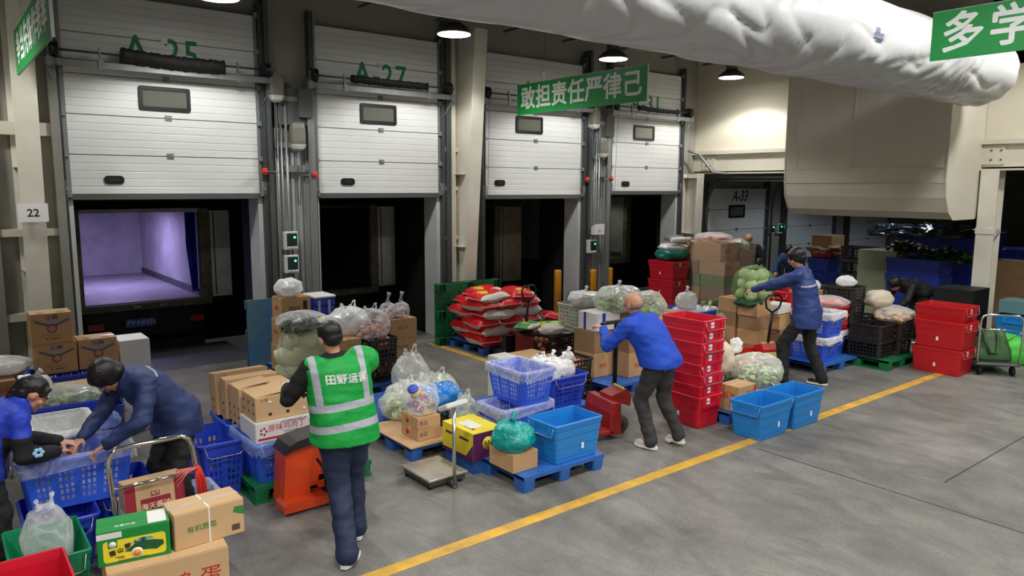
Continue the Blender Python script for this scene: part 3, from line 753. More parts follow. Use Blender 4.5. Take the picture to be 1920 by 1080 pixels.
def basket(name,x,y,z,label,lx=.42,ly=.62,h=.36,m=None,rz=0,group=None,cat='basket',pat='slot',rim=True,bag=None,wire=True,solid=False,taper=.05):
    m=m or BLUEB; t=empty(name,(x+lx/2,y+ly/2,z),rz,label,cat,group)
    key=(lx,ly,h,m.name,pat,taper)
    if key not in BASK:
        b=MB(); tx,ty=lx,ly; bx,by=lx-2*taper,ly-2*taper
        def side(A,B_,C,D,nrm,L):
            if pat=='slot':
                n=max(4,int(L/.036)); us=[0,.07]; 
                k=n
                for i in range(k):
                    a=.07+.86*i/k; e=.07+.86*(i+1)/k; us+= [a+(e-a)*.22,a+(e-a)*.78]
                us+=[.93,1]
                vs=[0,.12]
                for j in range(5):
                    a=.12+.66*j/5; e=.12+.66*(j+1)/5; vs+=[a+(e-a)*.12,a+(e-a)*.82]
                vs+=[.84,1]
                holed_panel(b,A,B_,C,D,us,vs,lambda i,j:(i>=2 and i%2==0 and i<len(us)-3 and j>=2 and j%2==0 and j<len(vs)-3 and ((i//2)%4!=0)),.004,nrm)
            elif pat=='grid':
                n=max(4,int(L/.05)); us=[0,.05]
                for i in range(n):
                    a=.05+.9*i/n; e=.05+.9*(i+1)/n; us+=[a+(e-a)*.14,a+(e-a)*.86]
                us+=[.95,1]; nvv=max(2,int(h/.06)); vs=[0,.08]
                for j in range(nvv):
                    a=.08+.8*j/nvv; e=.08+.8*(j+1)/nvv; vs+=[a+(e-a)*.14,a+(e-a)*.86]
                vs+=[.92,1]
                holed_panel(b,A,B_,C,D,us,vs,lambda i,j:(i>=2 and i%2==0 and i<len(us)-3 and j>=2 and j%2==0 and j<len(vs)-3),.006,nrm)
            else:
                holed_panel(b,A,B_,C,D,2,2,lambda i,j:False,.004,nrm)
        c=.03
        # eight-sided plan: four sides and four corner facets
        def pts(sx,sy,zz): return [(-sx/2+c,-sy/2,zz),(sx/2-c,-sy/2,zz),(sx/2,-sy/2+c,zz),(sx/2,sy/2-c,zz),(sx/2-c,sy/2,zz),(-sx/2+c,sy/2,zz),(-sx/2,sy/2-c,zz),(-sx/2,-sy/2+c,zz)]
        p0=pts(bx,by,0); p1=pts(tx,ty,h)
        for k in range(8):
            k2=(k+1)%8; e=Vector(p0[k2])-Vector(p0[k]); nrm=e.cross(Vector((0,0,1))).normalized()
            if k%2==0: side(p0[k],p0[k2],p1[k2],p1[k],nrm,e.length)
            else: holed_panel(b,p0[k],p0[k2],p1[k2],p1[k],1,1,lambda i,j:False,.004,nrm)
        q=pts(bx-.008,by-.008,.006); b.add(p0+q,[tuple(range(8))[::-1],tuple(range(8,16))])
        o=b.build('body',m,t)
        r=MB()
        if rim:
            r.loft([rrect(tx-.008,ty-.008,h-.03,.045,4),rrect(tx+.02,ty+.02,h-.03,.05,4),rrect(tx+.026,ty+.026,h-.008,.05,4),rrect(tx+.012,ty+.012,h,.05,4),rrect(tx-.012,ty-.012,h,.04,4),rrect(tx-.014,ty-.014,h-.03,.04,4)],False,False,smooth=False)
            ro=r.build('rim',m,t); BASK[key]=(o.data,ro.data)
        else: BASK[key]=(o.data,None)
    else:
        d,rd=BASK[key]; link(bpy.data.objects.new('body',d),t)
        if rd: link(bpy.data.objects.new('rim',rd),t)
    if wire:
        for s in (-1,1):
            if ly>lx: pts_=[(-lx*.4,s*(ly/2+.012),h-.02),(-lx*.36,s*(ly/2+.03),h-.1),(-lx*.28,s*(ly/2+.03),h-.12),(lx*.28,s*(ly/2+.03),h-.12),(lx*.36,s*(ly/2+.03),h-.1),(lx*.4,s*(ly/2+.012),h-.02)]
            else: pts_=[(s*(lx/2+.012),-ly*.4,h-.02),(s*(lx/2+.03),-ly*.36,h-.1),(s*(lx/2+.03),-ly*.28,h-.12),(s*(lx/2+.03),ly*.28,h-.12),(s*(lx/2+.03),ly*.36,h-.1),(s*(lx/2+.012),ly*.4,h-.02)]
            MB().tube(pts_,.004,6).build('wire_handle',WIRE,t)
    if bag: liner(t,lx,ly,h,bag)
    return t
FILM=film('clear_film',(240,244,248),.14,white=.28); FILMW=film('milky_film',(250,250,248),.50,white=.35); FILMB=film('bluish_film',(150,175,235),.3,white=.3)
FILMG=film('greenish_film',(236,242,228),.22,white=.32)
def liner(t,lx,ly,h,fm):
    """loose plastic liner hanging inside a basket and folded over its rim"""
    b=MB(); n=44; rings=[]
    for lev,(s,zz,j) in enumerate(((1.075,h-.085,.02),(1.075,h-.035,.012),(1.06,h+.008,.004),(.95,h+.012,.004),(.91,h-.05,.012),(.84,h*.45,.02),(.74,.05,.02))):
        ring=[]
        base=rrect(lx*s if s>1 else lx*s,ly*s if s>1 else ly*s,0,.05,10)
        for k,(px_,py_,_) in enumerate(base):
            q=noise.noise(Vector((k*.45,lev*.9+lx*9,ly*5))); q2=noise.noise(Vector((k*.8,lev*.3,3)))
            ring.append((px_*(1+q*j*1.2),py_*(1+q*j*1.2),zz+q2*(.06 if lev==0 else .006)))
        rings.append(ring)
    b.loft(rings,False,True,smooth=True); return b.build('liner',fm,t)
def crate(name,x,y,z,label,lx=.36,ly=.54,h=.26,m=None,group=None,rz=0):
    return basket(name,x,y,z,label,lx,ly,h,m or CRB,rz,group,'crate','grid',True,None,False,taper=.008)
PALM={}
def pallet(name,x,y,z,label,lx=1.0,ly=1.2,h=.15,m=None,rz=0,tilt=None,group=None,runner=False):
    m=m or PALB; t=empty(name,(x,y,z),rz,label,'pallet',group)
    if tilt: t.rotation_euler=tilt
    key=(lx,ly,h,m.name)
    if key not in PALM:
        b=MB(); hole=lambda i,j:(i%2==1 and j%2==1 and m is PALG)
        us=[0];n=int(lx/.1)
        for i in range(n): a=i/n;e=(i+1)/n; us+=[a+(e-a)*.35,a+(e-a)*.65] if i not in(0,n-1) else ([] if i else [])
        us+=[1]; n=int(ly/.1); vs=[0]
        for i in range(n): a=i/n;e=(i+1)/n; vs+=[a+(e-a)*.3,a+(e-a)*.7] if i not in(0,n-1) else []
        vs+=[1]
        holed_panel(b,(0,0,h),(lx,0,h),(lx,ly,h),(0,ly,h),us,vs,hole,.035,(0,0,1))
        d=b.build('deck',m,t).data
        PALM[key]=d
    else: link(bpy.data.objects.new('deck',PALM[key]),t)
    fk=key+('foot',)
    fx,fy=.14,.16
    for i in range(3):
        for j in range(3):
            px_=(lx-fx)*i/2; py_=(ly-fy)*j/2
            if fk not in PALM:
                b=MB(); b.loft([rrect(fx-.02,fy-.02,0,.02,2,fx/2,fy/2),rrect(fx,fy,h-.035,.02,2,fx/2,fy/2)]); o=b.build('foot',m,t,loc=(px_,py_,0)); PALM[fk]=o.data
            else:
                o=bpy.data.objects.new('foot',PALM[fk]); o.location=(px_,py_,0); link(o,t)
    if runner:
        for i in range(3):
            px_=(lx-fx)*i/2; MB().box(px_,0,0,px_+fx,ly,.022).build('runner',m,t)
    return t
CARD=mat('cardboard',(196,156,110),.75,var=.06,vscale=4); CARD2=mat('cardboard_light',(206,170,126),.75,var=.05,vscale=4); CARD3=mat('cardboard_dull',(158,124,88),.8,var=.08,vscale=4)
TAPE=mat('parcel_tape',(190,150,92),.25); TAPEC=mat('clear_tape',(200,178,146),.2); TAPEY=mat('yellow_tape',(226,186,60),.3)
INKR=mat('red_print',(190,44,50),.65); INKB=mat('brown_print',(96,70,56),.75); INKG=mat('green_print',(60,130,62),.7); INKK=mat('black_print',(48,42,40),.75); INKBL=mat('blue_grey_print',(92,100,128),.75)
def carton(name,x,y,z,lx,ly,h,label,m=None,rz=0,tape=TAPE,group=None,open_flaps=False,axis='y',cat='carton',tilt=None):
    """closed carton with its flap seam and tape; (x,y,z) lowest-x lowest-y bottom corner"""
    m=m or CARD; t=empty(name,(x+lx/2,y+ly/2,z),rz,label,cat,group)
    if tilt: t.rotation_euler=tilt
    MB().bbox(-lx/2,-ly/2,0,lx/2,ly/2,h,.005).build('body',m,t)
    b=MB()
    if axis=='y': b.box(-lx/2+.003,-ly/2+.002,h,-.0015,ly/2-.002,h+.003); b.box(.0015,-ly/2+.002,h,lx/2-.003,ly/2-.002,h+.003)
    else: b.box(-lx/2+.002,-ly/2+.003,h,lx/2-.002,-.0015,h+.003); b.box(-lx/2+.002,.0015,h,lx/2-.002,ly/2-.003,h+.003)
    b.build('top_flap',m,t)
    if tape:
        b=MB(); w=.024
        if axis=='y': b.box(-w,-ly/2-.0012,h+.003,w,ly/2+.0012,h+.0042); b.box(-w,-ly/2-.0014,h*.72,w,-ly/2,h+.003); b.box(-w,ly/2,h*.72,w,ly/2+.0014,h+.003)
        else: b.box(-lx/2-.0012,-w,h+.003,lx/2+.0012,w,h+.0042); b.box(-lx/2-.0014,-w,h*.72,-lx/2,w,h+.003); b.box(lx/2,-w,h*.72,lx/2+.0014,w,h+.003)
        b.build('tape',tape,t)
    return t
def pr_x(t,lx,s,size,m,y=0,z=.1,**k): return text(s,size,m,t,(-lx/2-.0008,y,z),RX,**k)   # on the -X face
def pr_y(t,ly,s,size,m,x=0,z=.1,**k): return text(s,size,m,t,(x,-ly/2-.0008,z),RY,**k)   # on the -Y face
def bag(name,x,y,z,rx,ry,rz_,label,fm=None,cat='bag',seed=1,knot=True,handles=False,group=None,rot=0,lump=.14,flat=.35,fine=.05,nu=40,nv=24,kh=None,solid=False):
    """soft plastic bag: lumpy film body sagging onto its base, gathered into a twisted neck or two loop handles"""
    t=empty(name,(x,y,z),rot,label,cat,group); fm=fm or FILMW
    vs=[];fs=[]
    for j in range(nv+1):
        ph=PI*j/nv-PI/2
        for i in range(nu):
            a=2*PI*i/nu; d=Vector((math.cos(a)*math.cos(ph),math.sin(a)*math.cos(ph),math.sin(ph)))
            q=1+lump*noise.noise(d*1.9+Vector((seed*5.1,0,0)))+fine*abs(noise.noise(d*6.5+Vector((0,seed*3.3,0))))*1.6
            u=(d.z+1)/2
            gather=1.0
            if knot and u>.86: gather=max(.10,1-((u-.86)/.14)*.9)
            fold=1+.04*math.sin(i*PI*2*9/nu+seed)*max(0,u-.35)
            X=d.x*rx*q*gather*fold; Y=d.y*ry*q*gather*fold; Z=(d.z*q)*rz_
            if Z<-rz_*(1-flat): Z=-rz_*(1-flat)+ (Z+rz_*(1-flat))*.08
            vs.append((X,Y,Z+rz_*(1-flat)+rz_*flat*.08))
    for j in range(nv):
        for i in range(nu):
            i2=(i+1)%nu; fs.append((j*nu+i,j*nu+i2,(j+1)*nu+i2,(j+1)*nu+i))
    zt=max(v[2] for v in vs)
    MB().add(vs,fs,True).build('film_body',fm,t)
    if knot:
        kh=kh or rz_*.28; b=MB()
        pts=[(0,0,zt-.01),(.004,.003,zt+kh*.3),(.012,0,zt+kh*.6),(.03,.01,zt+kh)]
        b.tube(pts,.014,9,rr=[.035,.015,.018,.03]); b.build('neck',fm,t)
    if handles:
        for s in (-1,1):
            b=MB(); pts=[]
            for k in range(13):
                a=PI*k/12; pts.append((s*rx*(.22+.1*math.sin(a)),-ry*.22+ry*.44*k/12,zt-.02+math.sin(a)*rz_*.30*(1+.25*s)))
            b.tube(pts,.007,6,rr=[.03 if k in(0,12) else .011+.005*math.sin(k*1.7) for k in range(13)]); b.build('loop_handle',fm,t)
    return t
def blobs(kind,n,cx,cy,cz,sx,sy,sz,r,m,label,cat,group,seed=1,stretch=(1,1,1),mesh=None,rnd=random,flat=1):
    """n countable rounded pieces packed in a heap"""
    rs=random.Random(seed); pl=[]
    proto=None; out=[]
    tries=0
    while len(pl)<n and tries<6000:
        tries+=1
        p=Vector((cx+rs.uniform(-sx,sx),cy+rs.uniform(-sy,sy),cz+rs.uniform(0,sz)))
        if all((p-q).length>r*1.45 for q in pl): pl.append(p)
    for k,p in enumerate(pl):
        if mesh is None:
            o=organic(r,stretch,seed+k*0,m,kind); mesh=o.data
        else: o=bpy.data.objects.new(kind,mesh); link(o)
        o.location=p; o.rotation_euler=(rs.uniform(-.7,.7),rs.uniform(-.7,.7),rs.uniform(0,6)); s=rs.uniform(.88,1.12); o.scale=(s,s,s)
        tag(o,label,cat,group); out.append(o)
    return out
def organic(r,st,seed,m,name,amp=.12,nu=16,nv=10,parent=None,freq=1.7):
    vs=[];fs=[]
    for j in range(nv+1):
        ph=PI*j/nv-PI/2
        for i in range(nu):
            a=2*PI*i/nu; d=Vector((math.cos(a)*math.cos(ph),math.sin(a)*math.cos(ph),math.sin(ph)))
            q=r*(1+amp*noise.noise(d*freq+Vector((seed*4.7,1,0)))); vs.append((d.x*q*st[0],d.y*q*st[1],d.z*q*st[2]))
    for j in range(nv):
        for i in range(nu):
            i2=(i+1)%nu; fs.append((j*nu+i,j*nu+i2,(j+1)*nu+i2,(j+1)*nu+i))
    return MB().add(vs,fs,True).build(name,m,parent)
GRN=mat('leaf_green',(112,158,62),.55,c2=(150,178,96),vscale=9); GRND=mat('dark_leaf_green',(44,78,38),.55,c2=(70,104,52),vscale=9); GRNP=mat('pale_leaf_green',(194,220,134),.5,c2=(232,238,196),vscale=7)
NAPA=mat('napa_cabbage',(222,232,160),.5,c2=(244,244,222),vscale=5,bump=.4,bscale=16); CABG=mat('round_cabbage',(184,204,134),.5,c2=(214,226,176),vscale=5,bump=.3,bscale=14)
def leaves(name,x,y,z,rx,ry,rz_,n,m,label,L=.16,w=.03,seed=1,cat='vegetables',curl=.4,up_=.3):
    """heap of leafy greens nobody could count"""
    rs=random.Random(seed); b=MB()
    for k in range(n):
        while True:
            d=Vector((rs.uniform(-1,1),rs.uniform(-1,1),rs.uniform(0,1)))
            if d.length<1: break
        p=Vector((x+d.x*rx,y+d.y*ry,z+d.z*rz_)); a=rs.uniform(0,2*PI); el=rs.uniform(-.2,up_+.3)
        t=Vector((math.cos(a)*math.cos(el),math.sin(a)*math.cos(el),math.sin(el))); s=t.cross(Vector((0,0,1))).normalized(); nn=s.cross(t)
        l=L*rs.uniform(.6,1.2); ww=w*rs.uniform(.6,1.3); b.cm=rs.choice((0,0,1)) if isinstance(m,(list,tuple)) and len(m)>1 else 0
        vs=[]
        for q in range(4):
            u=q/3; c=p+t*(u-.5)*l-nn*curl*l*(u-.5)**2*1.6; wq=ww*(.35+1.3*math.sin(PI*min(1,u*.85+.12)))
            vs+=[c-s*wq+nn*wq*.35,c-nn*.0,c+s*wq+nn*wq*.35]
        fs=[]
        for q in range(3):
            for e in (0,1): fs.append((q*3+e,q*3+e+1,(q+1)*3+e+1,(q+1)*3+e))
        b.add(vs,fs,True)
    o=b.build(name,m); return tag(o,label,cat,None,'stuff')
RED=mat('sack_red',(214,24,36),.4,bump=.5,bscale=14,spec=.6); SWH=mat('sack_white',(222,216,206),.45,bump=.5,bscale=14); SYE=mat('sack_yellow',(232,190,40),.45); SGR=mat('sack_green',(40,150,60),.45)
SACKM={}
def sack(x,y,z,rz,label,L=.62,W_=.42,T=.12,mats=None,var=0,group=None,name='rice_sack',tilt=(0,0),patch=True,cat='sack'):
    mats=mats or [RED,SWH,SYE]
    key=(L,W_,T,mats[0].name,var)
    if key not in SACKM:
        b=MB(); n,k=22,14; vs=[];ms=[];fs=[]
        def prof(u,v): return T/2*max(0,(1-abs(u)**4.5))**.5*max(0,(1-abs(v)**4.0))**.5
        for side in (1,-1):
            for i in range(n+1):
                for j in range(k+1):
                    u=-1+2*i/n; v=-1+2*j/k
                    q=noise.noise(Vector((u*2.1+var*3,v*1.9,side*.7)))*.22+1
                    w_=1-.05*abs(u)**4; l_=1-.05*abs(v)**4
                    z_=side*prof(u,v)*q + .018*noise.noise(Vector((u*1.3,v*1.3+var,9)))
                    vs.append((u*L/2*l_,v*W_/2*w_,z_+T*.42))
        N_=(n+1)*(k+1)
        for side in (0,1):
            for i in range(n):
                for j in range(k):
                    a=side*N_+i*(k+1)+j; f=(a,a+k+1,a+k+2,a+1); fs.append(f if side==0 else f[::-1])
                    uc=(i+.5)/n*2-1; vc=(j+.5)/k*2-1
                    if patch and side==0 and -.62<uc<-.2 and abs(vc)<.5 and abs(uc+.4)*2+abs(vc)<.62: ms.append(2)
                    elif (side==0 and vc<-.70) or (side==1 and abs(vc)>.86): ms.append(1)
                    else: ms.append(0)
        b.v=vs;b.f=fs;b.m=ms;b.sm=[True]*len(fs)
        o=b.build('fabric',mats); SACKM[key]=o.data
        # crimped end seam
        drop(o)
        for s in (-1,1):
            e=MB().box(min(s*L*.47,s*L*.51),-W_*.44,T*.40,max(s*L*.47,s*L*.51),W_*.44,T*.44)
            o=e.build('e',mats[1]); SACKM[key+('e',s)]=o.data; drop(o)
    t=empty(name,(x,y,z),rz,label,cat,group); t.rotation_euler=(tilt[0],tilt[1],rz)
    link(bpy.data.objects.new('fabric',SACKM[key]),t); link(bpy.data.objects.new('end_seam',SACKM[key+('e',-1)]),t); link(bpy.data.objects.new('end_seam',SACKM[key+('e',1)]),t)
    return t
# ================================================================ hanging signs
SG=mat('sign_green',(18,146,66),.4); SGW=mat('sign_white',(236,240,234),.5); SEDGE=mat('sign_edge',(206,210,204),.5)
def sign(x,y0,y1,z0,z1,txt,label,size,sp=1.0,ang=0,tx=0,bold=.009):
    t=empty('hanging_sign',(x,y1,z0),ang,label,'sign','green slogan signs hung from the ceiling'); L=y1-y0; h=z1-z0
    MB().box(0,-L,0,.02,0,h).build('board',SG,t); MB().box(-.004,-L-.006,-.006,.024,-L,h+.006).build('edge_trim',SEDGE,t)
    MB().box(-.001,-L,h,.021,0,h+.005).build('edge_trim',SEDGE,t)
    text(txt,size,SGW,t,(-.002,-L/2+tx,h*.5-.01),RX,name='lettering',bold=bold,space=sp)
    for y in (-L*.24,-L*.86):
        MB().tube([(.01,y,h),(.012,y+.03,h+.1),(.01,y+.01,6.55-z0)],.003,5).build('hanging_wire',STEEL,t)
    return t
sign(8.2,7.27,10.22,3.915,4.425,'敢担责任严律己','green hanging sign with seven white characters in the picture centre',.39,1.03)
sign(8.2,.54,3.475,3.985,4.46,'多学','green hanging sign cut by the right picture edge',.40,1.16,0,1.46-.50)
sign(.96,7.45,10.35,3.93,4.42,'争当先锋作表率','green hanging sign seen edge-on at the left picture edge',.36,1.02)
# ================================================================ front centre: blue pallet with tote, baskets and small carton
pallet('plastic_pallet',3.95,4.80,0,'blue plastic pallet with a chipped corner under the sky-blue tote',1.0,1.2,.15)
tote('tote',4.36,4.84,.15,'empty sky-blue tote on the front blue pallet',TOTEB,.54,.36,.385,group='sky-blue totes',cat='bin')
carton('carton',3.93,4.93,.15,.29,.36,.17,'small brown carton under the teal bag',CARD,axis='y',tape=None)
t=bpy.data.objects[-1] if False else None
tb=bag('plastic_bag',4.06,5.10,.322,.185,.2,.15,'knotted teal plastic bag on a small brown carton',film('teal_film',(0,168,160),.75,22,.3),seed=3,knot=True,lump=.2,fine=.12,kh=.05)
leaves('greens_in_teal_bag',4.06,5.10,.36,.12,.13,.1,120,[GRND,GRN],'dark greens showing through the teal bag',.12,.02,2)
basket('plastic_basket',4.30,5.55,.15,'lower blue basket with a clear liner under a crossed basket',.66,.44,.35,BLUEB,group='blue slotted baskets',bag=FILM)
basket('plastic_basket',4.50,5.50,.5,'upper blue basket lined with clear film beside the sky-blue tote',.45,.62,.36,BLUEB,group='blue slotted baskets',bag=FILM)
basket('plastic_basket',5.42,6.12,.142,'blue basket full of white carrier bags left of the red pallet truck',.6,.62,.38,BLUED,group='blue slotted baskets')
pallet('plastic_pallet',4.98,6.1,0,'blue plastic pallet under the basket of white bags',1.1,1.0,.14)
for k,(dx,dy,s) in enumerate(((.16,.2,1),(.38,.22,1.05),(.2,.42,1.1),(.42,.45,.95))):
    bag('carrier_bag',5.42+dx,6.12+dy,.46,.14*s,.14*s,.13*s,'white carrier bag in the blue basket left of the red pallet truck',film('white_bag_film',(246,246,244),.86,10,.14),seed=k+11,handles=k%2==0,knot=k%2==1,group='white carrier bags in the blue basket')
tote_foam=carton('foam_box',5.52,6.86,.0,.28,.6,.55,'long white foam box lid behind the upper blue basket',WHITE,tape=None,cat='box')
carton('carton',5.88,7.0,.0,.42,.5,.52,'brown carton lid behind the white foam box',CARD,tape=None)
# scale
t=empty('platform_scale',(3.32,5.36,0),math.radians(0),'steel platform scale with a display on a post','scale')
PLATEM=mat('scale_plate',(176,172,160),.35,.6,var=.15,vscale=4)
MB().bbox(0,0,.075,.42,.50,.10,.006).build('plate',PLATEM,t); MB().box(.02,.02,.03,.40,.48,.075).build('frame',GALVD,t)
for x in (.04,.36):
    for y in (.05,.45): MB().lathe([(.022,0),(.022,.035)],(x,y,0),12).build('foot',BLACKP,t)
MB().box(.2,-.06,.03,.26,.02,.06).build('bracket',GALVD,t)
MB().tube([(.235,-.05,.02),(.235,-.05,.74)],.017,14).build('post',STEEL,t); MB().lathe([(.03,0),(.03,.02)],(.235,-.05,0),14).build('post_foot',GALVD,t)
h=MB(); h.bbox(-.13,-.07,0,.13,.07,.05,.012); hd_=h.build('display_head',mat('scale_head',(210,212,212),.4),t,loc=(.235,-.05,.74)); hd_.rotation_euler=(math.radians(-25),0,math.radians(8))
MB().box(-.1,-.05,.05,.1,.045,.052).build('display',mat('display_glass',(236,242,240),.2),hd_)
# low pallet covered with card
pallet('plastic_pallet',3.56,6.07,0,'blue pallet topped with a sheet of card left of the scale',1.0,.95,.14)
tag(MB().box(3.54,6.05,.142,4.18,6.95,.156).build('card_sheet',CARD2),'flat sheet of brown card on the low blue pallet','sheet')
for k in range(2):
    c=carton('carton',3.69,6.16,.158+k*.118,.27,.33,.116,('lower small snack carton under the pink sweets bag','upper small snack carton under the pink sweets bag')[k],CARD,tape=TAPEY,axis='x',group='small snack cartons')
    MB().lathe([(.03,0),(.03,.001)],(-.1365,.04,.06),16,'x').build('print',INKR,c)
    pr_y(c,.33,'食品',.05,mat('purple_print',(120,70,120),.7),-.07,.06)
PINKS=[mat('sweet_pink',(226,120,150),.35),mat('sweet_yellow',(236,206,120),.35),mat('sweet_mauve',(170,130,190),.35),mat('sweet_white',(236,230,232),.35)]
rs=random.Random(4)
for k in range(26):
    a=rs.uniform(0,6.28); r=rs.uniform(0,.13); b=MB(); b.bbox(-.03,-.02,-.008,.03,.02,.008,.004)
    o=b.build('sweet_packet',PINKS[k%4],None,loc=(3.83+r*math.cos(a),6.33+r*math.sin(a),.43+rs.uniform(0,.22)*(1-r/.2))); o.rotation_euler=(rs.uniform(0,3),rs.uniform(0,3),rs.uniform(0,3))
    tag(o,'small bright sweet packet inside the clear bag on the snack cartons','sweets','sweet packets in the clear bag')
bag('plastic_bag',3.83,6.33,.40,.18,.19,.2,'clear bag of pink sweets on two snack cartons',FILM,seed=6,knot=True,lump=.2)
t=empty('paper_cup',(3.72,6.24,.60),0,'blue and cream paper cup tilted in the sweets bag','cup'); t.rotation_euler=(.3,-.5,0)
MB().lathe([(.035,0),(.05,.10)],n=20).build('cup_body',mat('cream_cup',(232,206,150),.5),t); MB().lathe([(.05,.10),(.056,.11),(.056,.125)],n=20).build('cup_lid',mat('blue_lid',(60,80,190),.4),t)
crate('crate',4.02,6.42,.15,'small black crate under the blue bag behind the yellow carton',.34,.5,.24)
bag('plastic_bag',4.2,6.6,.38,.24,.22,.12,'bright blue plastic bag on a black crate behind the scale',film('cyan_film',(0,120,205),.85,16,.14),seed=8,knot=False,lump=.28,fine=.12)
bag('plastic_bag',4.34,6.28,.15,.16,.16,.2,'clear bag of bean sprouts behind the yellow carton',FILMG,seed=21,handles=True,knot=False)
leaves('bean_sprouts',4.34,6.28,.2,.11,.11,.13,160,GRNP,'pale sprouts in a clear bag behind the yellow carton',.12,.008,5)
# yellow and purple carton
YELC=mat('carton_yellow',(236,214,38),.5); PURC=mat('carton_purple',(92,34,86),.5)
t=empty('carton',(3.84,5.42,.0),0,'yellow and purple fruit carton behind the scale post','carton')
pallet('plastic_pallet',3.86,5.38,0,'blue pallet edge under the yellow and purple carton',.9,.62,.14) if False else None
MB().box(.0,.0,.13,.36,.52,.40).build('body',YELC,t)
b=MB(); b.box(.0008,-.0012,.13,.361,0,.40); b.build('side_print',PURC,t); b=MB(); b.box(-.0012,.0,.13,0,.52,.165); b.add([(-.0012,.0,.165),(-.0012,.12,.165),(-.0012,0,.30)],[(0,1,2)]); b.build('side_print',PURC,t)
MB().lathe([(.062,-.002),(.062,-.001)],(.17,-.0,.29),24,'y').build('print',YELC,t); text('AN',.07,PURC,t,(.17,-.0035,.29),RY)
for y0 in (.30,.07): b=MB(); b.box(-.0016,y0,.31,-.0008,y0+.16,.335); b.build('print',PURC,t)
b=MB(); b.box(0,0,.40,.178,.52,.406); b.box(.182,0,.40,.36,.52,.406); b.build('top_flap',YELC,t); MB().box(.08,.14,.4062,.22,.38,.4075).build('paper_slip',WHITE,t); MB().box(.07,.10,.4062,.1,.26,.407).build('hand_slot',BLACKP,t)
MB().box(.02,.02,0,.34,.5,.13).build('support_block',PALB,t)
# bags of greens on the floor left
for k,(x,y,rx,ry,rz_,s,lab) in enumerate(((3.98,7.02,.22,.26,.18,2,'carrier bag of pale cabbage nearest the man in the green vest'),(4.25,7.35,.24,.24,.17,4,'milky carrier bag of greens behind the nearest cabbage bag'),(4.55,7.75,.22,.24,.30,5,'tall milky bag standing behind the floor bags of greens'),(4.62,7.25,.25,.26,.2,7,'bag of pale lettuce beside the sweets bag'))):
    bag('plastic_bag',x,y,.155 if k<5 else 0,rx,ry,rz_,lab,(FILMG,FILMW,FILMW,FILMG)[k],seed=s,handles=True,knot=False,group='bags of greens on the card-covered pallets')
    leaves('leafy_greens',x,y,.2,rx*.72,ry*.72,rz_*.95,110,[GRNP,GRN],('pale shredded greens','mixed green leaves','pale leaves','pale lettuce leaves')[k]+(' in the bag nearest the green vest',' in the second bag',' in the tall milky bag',' in the bag beside the sweets')[k],.17,.018,s)
pallet('plastic_pallet',3.62,7.05,0,'blue pallet under the bags of greens',1.25,1.0,.14)
# ================================================================ green pallet with electric truck
pallet('plastic_pallet',2.0,6.02,0,'green plastic pallet carried by the orange pallet truck',1.1,1.3,.15,PALG,runner=True)
basket('plastic_basket',2.03,6.04,.152,'front blue basket holding the white chicken carton',.46,.66,.36,BLUEB,group='blue slotted baskets',bag=FILMB,pat='slot')
basket('plastic_basket',2.03,6.74,.152,'rear blue basket on the green pallet holding brown cartons',.46,.58,.36,BLUEB,group='blue slotted baskets')
WC=mat('white_carton',(226,222,218),.6)
c=carton('carton',2.09,6.20,.47,.56,.40,.175,'white chicken carton with red characters in the front blue basket',WC,tape=None)
pr_y(c,.40,'原味鸡肉丁',.068,INKR,.0,.115); b=MB(); b.box(-.26,-.2012,.022,.09,-.2002,.042); b.box(.12,-.2012,.022,.27,-.2002,.042); b.build('print',INKR,c); pr_y(c,.40,'Marinated Chicken',.018,INKK,.04,.072); pr_y(c,.40,'上海市田野食品有限公司',.022,INKBL,.06,.158)
for k in range(5):
    a=k*1.25; MB().lathe([(.011,-.0012),(.011,0)],(-.21+.025*math.cos(a),-.2,.10+.028*math.sin(a)),10,'y').build('print',INKR,c)
def holed_carton(x,y,z,lx,ly,h,label,tilt=None,flaps=1):
    c=carton('carton',x,y,z,lx,ly,h,label,CARD2,tape=None,group='brown fruit cartons with round holes',axis='x',tilt=tilt)
    for dx in (-.14,.02,.17):
        for dz in (.055,.16):
            if abs(dx)<lx/2-.03 and dz<h: MB().lathe([(.016,-.0012),(.016,0)],(dx,-ly/2,dz),16,'y').build('vent_hole',mat('hole_dark',(70,50,34),.9) if (dx+dz)%.2>.05 else WHITE,c)
    for dy in (-.12,.0,.12):
        for dz in (.05,.13):
            if abs(dy)<ly/2-.02: MB().lathe([(.014,-.0012),(.014,0)],(-lx/2,dy,dz+.02),16,'x').build('vent_hole',mat('hole_dark',(70,50,34),.9),c)
    if flaps:
        b=MB(); b.prism([(-lx/2+.01,h+.004),(lx*.1,h+.03),(lx*.1,h+.026),(-lx/2+.01,h)],-ly/2+.02,ly/2-.01,'y'); b.build('loose_flap',CARD2,c)
    pr_y(c,ly,'水果',.035,mat('faint_brown_print',(160,112,72),.8),-lx/2+.08,h-.03)
    return c
holed_carton(2.11,6.24,.65,.54,.34,.215,'front brown carton with round holes on the white carton')
holed_carton(2.10,6.64,.52,.5,.28,.34,'second brown carton with holes behind the front one',flaps=1)
holed_carton(2.08,6.95,.50,.5,.16,.38,'third brown carton standing on edge in the rear basket',flaps=0)
holed_carton(2.05,7.13,.49,.52,.2,.40,'rearmost brown carton leaning in the rear basket',tilt=(math.radians(-8),0,0),flaps=0)
